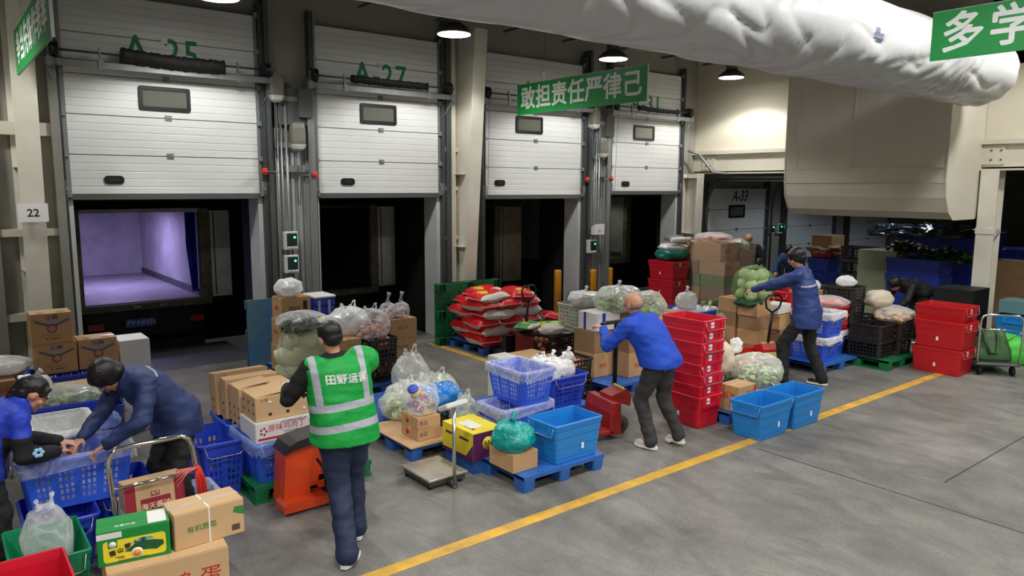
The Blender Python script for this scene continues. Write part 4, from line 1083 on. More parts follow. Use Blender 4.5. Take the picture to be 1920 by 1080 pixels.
# orange electric pallet truck
ORG=mat('truck_orange',(226,74,28),.35,var=.06,vscale=5); 
t=empty('electric_pallet_truck',(2.47,5.83,0),0,'orange electric pallet truck steered by the man in the green vest','pallet truck')
b=MB(); b.prism([(-.33,.05),(-.30,.50),(-.25,.54),(.24,.60),(.30,.56),(.30,.34),(.12,.34),(.12,.26),(-.02,.26),(-.02,.18),(-.10,.18),(-.10,.05)],-.10,.14,'y'); b.build('motor_cover',ORG,t,fixn=True)
b=MB(); b.prism([(-.315,.50),(-.27,.57),(-.20,.60),(.26,.66),(.30,.60),(.24,.585),(-.24,.525)],-.125,.15,'y'); b.build('black_top_cover',mat('cover_black',(36,36,38),.45),t,fixn=True)
b=MB(); b.prism([(-.36,.03),(-.36,.09),(-.33,.11),(.02,.11),(.04,.03)],-.20,.0,'y'); b.build('bumper_skirt',ORG,t,fixn=True)
b=MB(); b.box(-.10,-.02,.06,.30,.13,.34); b.build('dark_recess',BLACKP,t)
b=MB(); b.box(-.04,-.16,.17,.12,-.08,.20); b.build('step_plate',ORG,t)
for s in (-1,1): MB().bbox(s*.2-.08,.16,.055,s*.2+.08,1.1,.11,.01).build('fork',ORG,t)
MB().lathe([(.05,-.04),(.115,-.04),(.115,.04),(.05,.04)],(.10,-.22,.115),24,'x').build('drive_wheel',BLACK,t); MB().lathe([(.03,-.05),(.06,-.045),(.06,.045),(.03,.05)],(.10,-.22,.115),20,'x').build('wheel_hub',STEEL,t)
MB().bbox(.0,-.32,.13,.20,-.14,.30,.02).build('drive_housing',BLACKP,t)
for s in (-1,1): MB().lathe([(.02,-.02),(.045,-.02),(.045,.02),(.02,.02)],(s*.24,-.06,.045),16,'x').build('castor_wheel',BLACK,t)
MB().tube([(.08,-.18,.30),(.04,-.28,.62),(-.12,-.40,.95),(-.18,-.44,1.06)],.02,10).build('tiller',BLACKP,t)
b=MB(); b.tube([(-.18,-.44,1.06),(-.34,-.44,1.10),(-.35,-.43,1.16),(-.2,-.44,1.19),(-.02,-.44,1.15),(-.04,-.45,1.09),(-.18,-.44,1.06)],.016,8); b.build('handle_loop',BLACKP,t)
MB().tube([(-.05,-.14,.42),(.0,-.26,.3),(.12,-.26,.22)],.012,6).build('cable',BLACKP,t)
# ================================================================ red stack by the blue-jacket man
for k in range(8):
    z=.0 if k==0 else .0+.365+.125*(k-1)-.245*0
for k in range(8):
    z=k*.1235
    tote('nesting_tote',6.62+.004*((k*37)%5-2),4.97+.005*((k*53)%5-2),z,('bottom red tote of the tall eight-tote stack','second red tote from the floor in the tall stack','third red tote from the floor in the tall stack','fourth red tote from the floor in the tall stack','fourth red tote from the top of the tall stack','third red tote from the top of the tall stack','second red tote from the top of the tall stack','topmost open red tote of the tall stack')[k],TOTER,.36,.54,.375,rz=math.radians((k*29)%5-2)*.6,group='tall stack of red totes',wire=k not in(0,1,4),side=k==0)
# two sky-blue totes on the yellow line
tote('tote',6.80,4.30,0,'left of two empty sky-blue totes standing on the yellow line',TOTEB,.54,.36,.40,group='sky-blue totes')
tote('tote',7.44,4.29,0,'right of two empty sky-blue totes standing on the yellow line',TOTEB,.54,.36,.40,group='sky-blue totes')
pallet('plastic_pallet',7.0,4.84,0,'blue pallet under the carton behind the two sky-blue totes',1.1,.9,.14)
c=carton('carton',7.08,4.78,.142,.33,.26,.30,'brown carton with red print between the red stack and blue totes',CARD,axis='x')
pr_y(c,.26,'海天',.1,INKR,.07,.19); b=MB(); b.box(-.166,-.1308,.02,-.02,-.1302,.28); pr_x(c,.33,'酱油',.09,INKR,0,.18); MB().box(.13,-.1312,.02,.166,-.13,.29).build('print',INKR,c)
crate('crate',7.46,5.26,.142,'black mesh crate below the cream sack by the red stack',.4,.4,.24)
bag('cloth_sack',7.68,5.52,.38,.2,.22,.24,'cream cloth sack on a black crate right of the red stack',mat('cream_cloth',(222,206,184),.7,bump=.3,bscale=12),cat='sack',seed=31,knot=False,lump=.16,flat=.2)
LP=P(1376,640,.3)
bag('plastic_bag',LP.x,LP.y+.15,.38,.20,.22,.25,'big clear bag of lettuce right of the red stack',FILMG,seed=33,knot=False,lump=.16,flat=.15)
leaves('lettuce_leaves',LP.x,LP.y+.15,.42,.14,.15,.36,110,[GRNP,GRN],'lettuce inside the clear bag right of the red stack',.16,.03,6)
carton('carton',LP.x-.25,LP.y-.1,.0,.45,.5,.37,'dull carton under the clear lettuce bag',CARD3,tape=None)
# big bag of greens
foam=carton('foam_box',7.66,4.98,.142,.62,.42,.10,'white foam tray under the big bag of celery',WHITE,tape=None,cat='box')
bag('plastic_bag',8.02,5.2,.25,.40,.34,.22,'large clear bag of pale chopped greens behind the sky-blue totes',FILMG,seed=35,knot=False,lump=.1,flat=.25)
leaves('chopped_greens',8.02,5.18,.30,.32,.27,.19,420,[GRNP,GRN],'pale chopped greens in the large clear bag',.10,.024,8)
bag('plastic_bag',7.72,5.55,.36,.18,.16,.12,'small knotted bag of greens left of the large clear bag',FILMG,seed=36,knot=False)
leaves('leafy_greens',7.72,5.55,.38,.14,.12,.1,60,[GRNP,GRN],'greens in the small knotted bag',.14,.02,9)
bag('plastic_bag',8.02,5.50,.60,.10,.07,.10,'small crumpled white bag top behind the large bag of greens',FILMW,seed=37,knot=False,lump=.4,fine=.25)
# ================================================================ red hand pallet truck
def hand_truck(x,y,rz,label,m,handle=True,hz=1.15,group='hand pallet trucks',grey=False):
    t=empty('hand_pallet_truck',(x,y,0),rz,label,'pallet truck',group)   # forks toward +y, steer wheels near the origin
    for s in (-1,1):
        b=MB(); b.bbox(s*.19-.08,.18,.06,s*.19+.08,1.1,.115,.012); b.build('fork',m,t)
        MB().lathe([(.015,-.035),(.037,-.035),(.037,.035),(.015,.035)],(s*.19,.98,.037),14,'x').build('load_roller',BLACK,t)
    b=MB(); b.prism([(.10,.06),(.24,.06),(.24,.30),(.20,.40),(.12,.40)],-.27,.27,'x') ; b.build('a_frame',m,t,fixn=True)
    b=MB(); b.prism([(-.10,.30),(.14,.40),(.14,.44),(-.06,.50),(-.12,.42)],-.12,.12,'x'); b.build('head_cowl',m,t,fixn=True)
    MB().lathe([(.055,.10),(.055,.36),(.035,.40),(.035,.46)],n=18).build('pump',GALVD if grey else m,t); MB().bbox(-.1,-.06,.07,.1,.06,.13,.01).build('wheel_yoke',m,t)
    for s in (-1,1):
        w=MB().lathe([(.03,-.025),(.095,-.025),(.1,-.018),(.1,.018),(.095,.025),(.03,.025)],(s*.085,0,.10),24,'x').build('steer_wheel',mat('tyre_worn',(88,78,72),.7),t)
        MB().lathe([(.012,-.03),(.045,-.028),(.045,.028),(.012,.03)],(s*.085,0,.10),16,'x').build('wheel_hub',mat('hub_dark',(50,40,38),.5),w)
    b=MB(); b.cm=0; b.prism([(-.13,.30),(-.02,.50),(-.03,.52),(-.15,.32)],-.1,.1,'x'); b.build('warning_plate',mat('plate_cream_yellow',(230,206,120),.5),t,fixn=True)
    MB().tube([(.08,-.02,.2),(.12,-.08,.22)],.012,6).build('pedal',mat('pedal_yellow',(220,150,30),.5),t)
    if handle:
        MB().tube([(0,-.02,.44),(0,-.10,hz-.25)],.02,10).build('tiller',BLACKP,t)
        pts=[(0,-.10,hz-.25),(-.10,-.11,hz-.18),(-.13,-.12,hz-.06),(-.08,-.125,hz),(.08,-.125,hz),(.13,-.12,hz-.06),(.10,-.11,hz-.18),(0,-.10,hz-.25)]
        MB().tube(pts,.014,8).build('handle_loop',BLACKP,t); MB().tube([(-.03,-.13,hz-.01),(-.01,-.15,hz-.07)],.01,6).build('release_lever',mat('lever_yellow',(226,190,40),.4),t)
    return t
REDT=mat('truck_red',(172,34,28),.42,c2=(120,24,22),vscale=9)
hand_truck(5.86,5.52,math.radians(76),'red hand pallet truck with worn wheels beside the blue-jacket man',REDT,handle=False)
# ================================================================ trolley pushed by the man in the royal-blue jacket, and goods on it
pallet('plastic_pallet',6.75,6.45,0,'blue pallet under the brown cartons in front of the blue-jacket man',.95,.9,.14)
b_=[]
for k,(x,y,z,lx,ly,h,l) in enumerate(((6.88,6.90,.142,.34,.4,.33,'lower brown carton under the white foam box'),(6.88,6.90,.475,.34,.4,.30,'upper brown carton under the white foam box'),(7.26,6.62,.142,.36,.4,.34,'lower brown carton right of the black pole'),(7.26,6.62,.485,.36,.4,.27,'upper brown carton right of the black pole'))):
    c=carton('carton',x,y,z,lx,ly,h,l,(CARD,CARD3)[k%2],group='brown cartons before the blue-jacket man'); pr_y(c,ly,'鲜蔬',.07,INKR,0,.15)
c=carton('foam_box',6.90,6.88,.778,.44,.36,.24,'white foam box with a blue stripe under bagged greens',WHITE,tape=None,cat='box')
b=MB(); b.box(-.2212,.03,.0,-.2202,.075,.24); b.build('stripe',mat('stripe_blue',(30,60,180),.5),c); MB().box(-.12,-.1812,.0,-.06,-.1802,.24).build('stripe',MATS['stripe_blue'],c)
t=empty('push_handle_cart',(6.42,6.10,0),math.radians(20),'black upright push handle of the cart held by the blue-jacket man','cart')
cv=lambda p:tuple(Matrix.Rotation(-math.radians(20),3,'Z')@(Vector(p)-Vector((6.42,6.10,0))))
p0,p1,p2=P(1152,733,.12),P(1156,603,1.12),P(1129,609,1.18)
MB().tube([cv(p0),cv(p1)],.028,10).build('upright',BLACKP,t); e_=p1+(p1-p2)*.35; MB().tube([cv(p2),cv(p2+(p1-p2)*.15+Vector((0,0,.012))),cv(p1),cv(e_)],.024,10).build('handle_bar',BLACKP,t)
q=cv(p0); MB().box(q[0]-.08,q[1]-.1,.0,q[0]+.08,q[1]+.12,.14).build('foot_bracket',BLACKP,t)
# pale lattice crates
for k in range(2): crate('crate',7.40,7.62,.142+k*.42,('lower pale grey lattice crate','upper pale grey lattice crate holding bagged greens')[k],.42,.62,.40,CRW,group='pale grey lattice crates')
pallet('plastic_pallet',7.35,7.55,0,'blue pallet under the pale lattice crates',1.2,1.0,.14)
# black crates with eggs / onions
crate('crate',6.10,6.55,.0,'lower black crate behind the basket of white bags',.42,.6,.28,group='black crates by the red pallet truck'); crate('crate',6.10,6.55,.29,'upper black crate with brown eggs behind the basket of white bags',.42,.6,.26,group='black crates by the red pallet truck')
EGG=mat('egg_brown',(214,158,120),.4)
blobs('egg',34,6.31,6.84,.44,.16,.24,.05,.034,EGG,'brown egg in the black crate beside the push cart','egg','eggs in the black crate',seed=5,stretch=(1,1,1.2))
bag('plastic_bag',6.2,6.68,.54,.08,.07,.07,'small white bag on the crate of brown eggs',FILMW,seed=41,knot=True)
crate('crate',6.86,7.72,.0,'lower dark crate of onions beside the grey-pump pallet jack',.62,.42,.30,group='dark onion crates'); crate('crate',6.86,7.72,.31,'upper dark crate of onions beside the grey-pump pallet jack',.62,.42,.28,group='dark onion crates')
ONI=mat('onion_skin',(132,70,52),.4,c2=(160,100,70),vscale=6)
blobs('onion',40,7.03,7.92,.34,.26,.17,.2,.04,ONI,'brown onion in the dark crate beside the pallet jack','onion','onions in the dark crates',seed=6)
bag('cloth_sack',7.0,7.9,.58,.2,.16,.08,'off-white sack lying on the upper dark onion crate',mat('offwhite_sack',(214,200,196),.7,bump=.3),cat='sack',seed=43,knot=False)
for k,(x,y,z,m,l) in enumerate(((7.1,8.55,.55,[SGR,SWH,SYE],'green rice bag lying right of the pallet jack'),(7.42,8.3,.56,[mat('sack_lime',(170,210,70),.45),SWH,SGR],'lime and white bag beside the pale lattice crate'),(7.3,8.32,.46,[SWH,SGR,SGR],'white and green bag under the lime one'))):
    sack(x,y,z,(.4,-.5,.9)[k],l,.46,.3,.1,m,k,'green and lime bags by the lattice crates','produce_bag',cat='bag')
carton('carton',7.0,8.3,0,.6,.45,.45,'dark red carton under the green rice bag',mat('dark_red_carton',(120,30,30),.6),tape=None)
hand_truck(7.15,8.70,math.radians(-8),'black pallet jack with a tall loop handle before the red rice sacks',BLACKP,True,1.2,grey=True)
# bagged greens on the pale crates and foam box
for k,(px,py,z,rx,ry,rz_,fmn,l,s) in enumerate(((1098,572,.99,.24,.28,.13,FILMW,'milky bag on the pale lattice crate',51),(1150,583,1.0,.26,.28,.18,FILMG,'bag of pale greens above the white foam box',52),(1215,590,.95,.24,.26,.2,FILMG,'bag of lettuce right of the bald man',53),(1160,560,1.12,.3,.3,.12,FILMW,'loose film bag on top of the greens',54),(1180,600,.82,.22,.3,.16,FILMG,'bag of greens touching the foam box lid',55))):
    p=P(px,py,z); bag('plastic_bag',p.x,p.y,z,rx,ry,rz_,l,fmn,seed=s,knot=k in(0,3),handles=k in(1,),group='bags of greens behind the bald man')
    leaves('leafy_greens',p.x,p.y,z+.05,rx*.7,ry*.7,rz_*.9,90,[GRNP,GRN,],'leaves inside the '+l,.18,.026,s)
for k,(x,y,z,lx,ly,h,l) in enumerate(((7.95,7.55,.15,.5,.6,.75,'tall brown carton right of the pale lattice crates'),(7.7,6.75,.0,.35,.35,.78,'brown carton behind the foam box'),(8.0,6.75,.0,.5,.55,.85,'brown carton behind the tall red stack'))):
    carton('carton',x,y,z,lx,ly,h,l,CARD)
# ================================================================ rice sacks
pallet('plastic_pallet',6.84,9.36,0,'blue pallet carrying the red rice sacks',1.25,1.0,.14)
rs=random.Random(9); Lz=.145
for layer in range(5):
    z=Lz+layer*.138
    lay=[(7.02,9.66,90),(7.42,9.64,90),(7.80,9.68,90),(7.25,10.14,0),(7.85,10.14,0)] if layer%2==0 else [(7.14,9.58,0),(7.74,9.62,0),(7.02,10.06,90),(7.42,10.06,90),(7.82,10.06,90)]
    for j,(x,y,a) in enumerate(lay):
        sack(x+rs.uniform(-.03,.03),y+rs.uniform(-.03,.03)-.04,z,math.radians(a+rs.uniform(-7,7)),'red and white rice sack lying in the pile behind the pallet jack',.64,.45,.20,None,(layer+j)%3,'red rice sacks piled on a pallet',tilt=(rs.uniform(-.04,.04),rs.uniform(-.04,.04)))
for (x,y,a,l) in ((7.10,9.58,.12,'topmost rice sack with a broad white edge at the near pile corner'),(7.72,9.60,1.3,'top rice sack with a yellow patch at the right of the pile'),(7.35,10.05,.2,'top rice sack at the back of the pile')):
    sack(x,y,Lz+5*.138,a,l,.64,.45,.19,None,4,'red rice sacks piled on a pallet',tilt=(.04,-.04))
sack(8.30,9.35,.40,1.0,'red rice sack slumped at the right foot of the pile',.6,.42,.18,None,6,'red rice sacks piled on a pallet',tilt=(.25,.1)); sack(8.32,9.4,.2,.9,'red rice sack under the slumped one right of the pile',.6,.42,.2,None,5,'red rice sacks piled on a pallet'); sack(8.3,9.42,.02,.8,'lowest red rice sack right of the pile',.6,.42,.2,None,4,'red rice sacks piled on a pallet')
# upright green pallet
t=pallet('plastic_pallet',6.66,10.38,0.0,'green plastic pallet standing upright against the cream column',1.06,1.32,.14,PALG,tilt=Matrix(((0,1,0),(0,0,1),(1,0,0))).to_euler(),runner=True)
for zz in (.08,.53,.98):
    for q in range(12):
        o=MB().box(zz-.055,.05+q*.105,-.004,zz+.055,.065+q*.105,.0).build('rib',PALG,t)
# upright blue pallet on the left
t=pallet('plastic_pallet',3.57,10.86,0.0,'scuffed blue pallet standing upright right of the purple-lit truck',1.05,1.03,.13,mat('pallet_scuffed_blue',(52,112,160),.6,c2=(96,120,120),vscale=4),tilt=(math.radians(90),0,math.radians(0)))
# ================================================================ back left cluster
pallet('plastic_pallet',3.72,9.35,0,'blue pallet under the napa cabbages and cartons',1.2,1.1,.14,tilt=None)
for k,(z,h,l) in enumerate(((.142,.36,'bottom carton of the stack behind the napa cabbages'),(.505,.36,'middle carton of the stack behind the napa cabbages'),(.868,.30,'top carton with a clear bag on it behind the napa cabbages'))):
    c=carton('carton',3.66+.02*k,9.72,z,.42,.34,h,l,CARD,group='carton stack behind the napa cabbages'); pr_y(c,.34,'调味品',.06,INKK,-.02,h/2,); pr_x(c,.42,'调味',.08,INKR,0,h/2); MB().box(.10,-.1712,.04,.16,-.1702,h-.05).build('print',INKK,c)
bag('plastic_bag',3.86,9.85,1.18,.19,.19,.13,'inflated clear bag on top of the left carton stack',FILMW,seed=61,knot=False,flat=.1)
# napa cabbages
rs=random.Random(12)
NP=[]
for k,p in enumerate([(3.66,9.42,.24),(3.86,9.3,.24),(4.06,9.24,.26),(3.64,9.40,.44),(3.82,9.28,.46),(4.02,9.22,.45),(3.70,9.36,.64),(3.92,9.26,.64),(4.1,9.3,.60),(4.12,9.32,.8)]):
    if k==0: o=organic(.128,(1,1,1.7),5,NAPA,'napa_cabbage',.2,freq=2.2); me_=o.data
    else: o=bpy.data.objects.new('napa_cabbage',me_); link(o)
    o.location=p; o.rotation_euler=(rs.uniform(.9,2.0),rs.uniform(-.5,.5),rs.uniform(-1.3,1.3)); tag(o,'pale napa cabbage in the clear sack left of the man in the green vest','cabbage','napa cabbages in the clear sack')
bag('plastic_bag',3.86,9.33,.145,.36,.26,.42,'tall clear sack full of napa cabbages',film('thin_clear_film',(240,244,236),.05,3,.16),seed=62,knot=False,lump=.05,flat=.12)
bag('plastic_bag',3.80,9.28,.82,.33,.22,.14,'greyish bag of dark greens lying on the napa cabbages',FILM,seed=63,knot=False,lump=.2); leaves('dark_greens',3.80,9.28,.84,.26,.16,.14,130,[GRND],'dark greens in the bag on the napa cabbages',.2,.02,14)
# blue lidded food box
carton('carton',4.12,9.75,.142,.36,.5,.72,'tall carton under the blue lidded box',CARD3)
t=empty('food_box',(4.18,9.72,.875),0,'blue food box with a white lid behind the napa sack','box'); BL=mat('foodbox_blue',(36,66,190),.35)
MB().bbox(0,0,0,.30,.40,.13,.012).build('lower_box',BL,t); MB().bbox(0,0,.135,.31,.41,.25,.012).build('upper_box',BL,t); MB().bbox(-.01,-.01,.25,.32,.42,.285,.012).build('lid',WHITE,t)
for x in (.05,.2): MB().box(x,-.004,.02,x+.035,0,.22).build('latch',mat('latch_pale',(180,190,220),.4),t)
c=carton('carton',3.95,8.45,.142,.36,.36,.30,'grey-brown carton behind the head of the man in the green vest',mat('carton_greybrown',(150,136,118),.75)); c=carton('carton',4.0,8.6,.45,.32,.3,.28,'carton with a red side panel behind the green-vest man',CARD); MB().box(-.162,-.14,.02,-.1605,.14,.26).build('print',mat('red_panel',(206,50,50),.6),c)
pallet('plastic_pallet',3.9,8.4,0,'blue pallet under the black crates behind the green-vest man',1.3,.95,.14)
for k in range(2):
    crate('crate',4.38,8.48,.142+k*.29,('lower black crate of eggs behind the green-vest man','upper black crate of eggs behind the green-vest man')[k],.42,.62,.28,group='black egg crates behind the green-vest man')
    blobs('egg',36,4.59,8.79,.18+k*.29,.16,.25,.2,.033,EGG,'brown egg in the black crates behind the green-vest man','egg','eggs in the black crates behind the green vest',seed=15+k,stretch=(1,1,1.2))
POT=mat('pink_potato',(226,176,156),.5,var=.1)
blobs('potato',30,4.52,8.72,.72,.16,.16,.14,.035,POT,'pinkish potato in the clear bag on the black crates','potato','pink potatoes in the clear bag',seed=18,stretch=(1.3,1,.9))
bag('plastic_bag',4.52,8.72,.715,.25,.24,.22,'clear bag of pink potatoes on the black crates',FILM,seed=65,handles=True,knot=False)
bag('plastic_bag',4.36,9.05,.72,.30,.28,.22,'milky white carrier bag left of the pink potatoes',FILMW,seed=66,handles=True,knot=False); bag('plastic_bag',4.4,8.95,.72,.18,.15,.12,'small greenish bag between the potato bag and the milky bag',FILMG,seed=67,knot=False)
for k in range(3):
    c=carton('carton',4.78+.01*k,8.72,.10+k*.265,.43,.40,.262,('bottom yellow-taped carton of the right-hand stack of three','middle carton of the right-hand stack of three','top carton of the right-hand stack of three under garlic bags')[k],CARD,tape=TAPEY if k==0 else TAPE,group='stack of three cartons under the garlic bags'); pr_y(c,.40,'西兰花' if k else '蒜',.055,INKB,.0,.14,name='print')
tag(MB().box(4.8,8.74,0,5.2,9.1,.10).build('timber_block',CARD3),'low block under the right-hand stack of three cartons','block')
GAR=mat('garlic_pink',(226,190,200),.5,c2=(240,232,228),vscale=9)
for k,(x,y) in enumerate(((4.88,8.9),(5.06,8.86))):
    blobs('garlic_bulb',12,x,y,.93,.07,.07,.1,.03,GAR,'pinkish garlic bulb in the %s net bag on the carton stack'%('left','right')[k],'garlic','garlic bulbs in the %s bag'%('left','right')[k],seed=22+k)
    bag('net_bag',x,y,.90,.12,.12,.13,('left small bag of garlic on the stack of three cartons','right knotted bag of garlic on the stack of three cartons')[k],FILM,seed=70+k,knot=True,kh=.12)
    MB()
# ================================================================ left foreground
BH=.38
basket('plastic_basket',.36,5.70,0,'dark blue basket on the floor under the big foreground basket',.44,.60,.40,BLUED,group='blue slotted baskets')
basket('plastic_basket',.82,6.0,0,'blue basket hidden under the right half of the big foreground basket',.44,.60,.40,BLUED,group='blue slotted baskets')
fb=basket('plastic_basket',.36,5.88,.405,'big blue basket lined with clear film between the woman and the bending man',.72,.46,.38,BLUEB,rz=math.radians(-3),group='blue slotted baskets',bag=FILM)
basket('plastic_basket',.52,6.52,.42,'white basket lined with grey film behind the big blue basket',.44,.62,.36,mat('basket_white',(228,230,226),.4),pat='plain',bag=FILMW)
basket('plastic_basket',.5,6.5,0,'blue basket under the white lined basket',.46,.64,.40,BLUED,group='blue slotted baskets')
basket('plastic_basket',.55,7.3,.40,'wide blue basket of greens behind the white basket',.64,.5,.40,BLUED,group='blue slotted baskets')
basket('plastic_basket',.55,7.3,0,'lower blue basket under the basket of greens',.64,.5,.39,BLUED,group='blue slotted baskets')
bag('plastic_bag',.85,7.55,.68,.3,.24,.14,'clear bag of cucumbers in the blue basket behind the white one',FILMG,seed=81,knot=False); 
leaves('green_vegetables',.85,7.55,.66,.28,.2,.15,150,[GRN,GRND],'green vegetables under clear film in the back basket',.2,.028,31)
tote('tote',.25,5.06,.02,'green tote with a clear bag at the left edge of the picture',TOTEG,.37,.54,.43,wire=True,sticker=False)
bag('plastic_bag',.44,5.25,.30,.14,.17,.24,'clear carrier bag standing in the green tote',FILM,seed=84,handles=True,knot=False,flat=.3)
for k in range(3): tote('nesting_tote',-.12,4.45,.0+k*.10,('lowest red tote of the corner stack','middle red tote of the corner stack','top open red tote at the lower left picture corner')[k],TOTER,.58,.44,.36,group='red totes in the lower left corner',sticker=False)
# hand trolley with cartons
t=empty('platform_trolley',(1.09,5.32,0),math.radians(2),'platform trolley with a chrome handle in the left foreground','trolley')
MB().bbox(-.32,-.85,.15,.32,.03,.19,.012).build('platform',GALVD,t)
for sx_ in (-.25,.25):
    for sy_ in (-.75,-.08):
        w=MB().lathe([(.02,-.02),(.065,-.02),(.07,-.01),(.07,.01),(.065,.02),(.02,.02)],(sx_,sy_,.07),18,'x').build('castor_wheel',BLACK,t); MB().box(sx_-.035,sy_-.03,.07,sx_-.025,sy_+.03,.15).build('fork_bracket',GALV,t); MB().box(sx_+.025,sy_-.03,.07,sx_+.035,sy_+.03,.15).build('fork_bracket',GALV,t)
CHR=mat('chrome',(235,235,235),.12,1.0)
pts=[(-.24,.0,.17),(-.245,.01,.6),(-.26,.03,.86)]
for k in range(5):
    a=PI*(1-.125*k*1.0); 
pts=[(-.24,0,.17),(-.25,.01,.5),(-.27,.03,.86),(-.255,.032,.92),(-.215,.034,.95),(.20,.034,.95),(.245,.032,.92),(.265,.03,.86),(.31,.01,.5),(.33,0,.17)]
MB().tube(pts,.0165,12).build('handle',CHR,t); MB().tube([(-.262,.02,.68),(.283,.02,.68)],.011,10).build('crossbar',CHR,t)
b=MB(); b.tube([(-.25,.0,.35),(-.24,-.02,.6),(-.25,0,.66)],.004,6); b.build('cord',BLACKP,t)
# red twine bundle
TW=mat('red_twine',(226,58,50),.5)
t=empty('twine_bundle',(1.37,5.31,.70),0,'bundle of red and pink plastic twine tied on the trolley handle','twine')
b=MB()
rs=random.Random(3)
for k in range(16):
    ox=rs.uniform(-.03,.03); oy=rs.uniform(-.025,.0); b.tube([(ox*.4,oy,.03),(ox+.01,oy-.02,-.05),(ox*1.2+.03,oy-.02,-.25-rs.uniform(0,.07))],.005,4)
b.build('hanging_strands',TW,t)['kind']='stuff'
b=MB()
for k in range(12):
    a=rs.uniform(-.5,.5); b.tube([(0,-.02,.02),(-.07,-.03,.02+.03*a),(-.15,-.03+.01*a,.0+.09*a-(.05 if k%2 else 0))],.005,4)
b.build('loose_ends',mat('pink_twine',(240,130,120),.5),t)['kind']='stuff'
# big egg carton, green pickled radish box, brown strapped box
c=carton('carton',.66,4.47,.192,.66,.44,.305,'large brown egg carton on the trolley with red characters',CARD2,tape=None,rz=math.radians(-5)); pr_y(c,.44,'鸡 蛋',.13,INKR,.14,.14)
c=empty('carton',(.62,4.62,.5),math.radians(-10),'green and yellow pickled radish box with a landscape print on the trolley','carton')
GRC=mat('box_green',(18,140,58),.45); YEC=mat('box_yellow',(240,222,50),.5)
MB().bbox(0,0,0,.385,.22,.205,.004).build('body',GRC,c)
MB().prism([(v[0],v[1]) for v in rrect(.33,.13,0,.02,3,.195,.085)],-.0012,-.0004,'y').build('print',YEC,c,fixn=True)
MB().prism([(.14+.0,.07),(.19,.105),(.24,.12),(.3,.112),(.345,.10),(.35,.075),(.31,.05),(.26,.06),(.2,.062)],-.0022,-.0014,'y').build('print',mat('print_dark_green',(20,90,50),.6),c,fixn=True)
MB().prism([(.17,.11),(.22,.135),(.28,.138),(.3,.125),(.24,.118)],-.0022,-.0014,'y').build('print',mat('print_sky',(80,170,210),.6),c,fixn=True)
MB().lathe([(.032,-.0028),(.032,-.002)],(.205,0,.052),20,'y').build('print',mat('print_plate',(240,236,220),.5),c); MB().lathe([(.022,-.0034),(.022,-.0028)],(.205,0,.052),16,'y').build('print',mat('print_orange',(236,160,50),.5),c)

for ch_,xx,zz,sz in (('萧',.078,.072,.036),('山',.118,.084,.032),('萝',.158,.100,.036),('卜',.202,.113,.034),('干',.240,.122,.034)): text(ch_,sz,INKK,c,(xx,-.004,zz),(PI/2,-.15,0),bold=.0012)
b=MB(); b.box(.09,-.0018,.042,.135,-.0012,.048); b.box(.105,-.0018,.033,.14,-.0012,.038); b.box(.10,-.0018,.019,.26,-.0012,.023); b.build('print',INKB,c)
b=MB(); b.box(.055,-.0016,.105,.105,-.0012,.16); b.build('print',GRC,c); MB().lathe([(.02,-.0024),(.02,-.0018)],(.08,0,.125),16,'y').build('print',WHITE,c); 
b=MB(); b.box(0,0,.205,.385,.108,.208); b.box(0,.112,.205,.385,.22,.208); b.build('top_flap',GRC,c); MB().box(.27,.02,.2085,.37,.2,.2095).build('white_label',WHITE,c); MB().box(.0,-.0014,.165,.13,-.0006,.2).build('white_label',WHITE,c); text('农家风味',.028,WHITE,c,(.15,.06,.209),RT)
c=carton('carton',1.02,4.56,.5,.42,.24,.225,'brown strapped carton with green print right of the radish box',CARD2,tape=TAPEC,axis='x',rz=math.radians(2)); pr_y(c,.24,'有机蔬菜',.045,INKG,-.05,.11); MB().box(-.01,-.1215,0,-.0,.1215,.2285).build('strap',WHITE,c); MB().box(.13,-.1208,.03,.18,-.1202,.07).build('print',INKB,c); MB().prism([(.21,.12),(.21,.18),(.15,.185),(.14,.15)],-.1208,-.1202,'y').build('print',INKG,c,fixn=True)
# soy sauce carton in a basket
basket('plastic_basket',.94,5.44,0,'blue basket behind the trolley handle holding the soy sauce carton',.64,.44,.40,BLUED,group='blue slotted baskets',bag=FILM)
c=carton('carton',.93,5.50,.24,.40,.18,.36,'soy sauce carton with dark red panels behind the trolley handle',CARD2,tape=None,axis='x',rz=math.radians(2),tilt=(math.radians(-6),0,math.radians(2)))
SOY=mat('soy_red',(150,34,52),.6)
b=MB(); b.box(-.1995,-.0912,.005,-.13,-.0902,.355); b.box(.13,-.0912,.005,.1995,-.0902,.355); b.box(-.10,-.0912,.12,.10,-.0902,.24); b.box(-.03,-.0912,.25,.03,-.0902,.285); b.build('print',SOY,c)
pr_y(c,.18,'海天酱油',.05,mat('soy_cream',(226,206,170),.6),0,.18,bold=.001); text('海天',.028,mat('soy_cream',(226,206,170),.6),c,(0,-.0918,.268),RY)
# blue basket right of the bending man
basket('plastic_basket',1.66,6.35,0,'blue basket standing right of the bending man',.42,.6,.5,BLUED,group='blue slotted baskets')
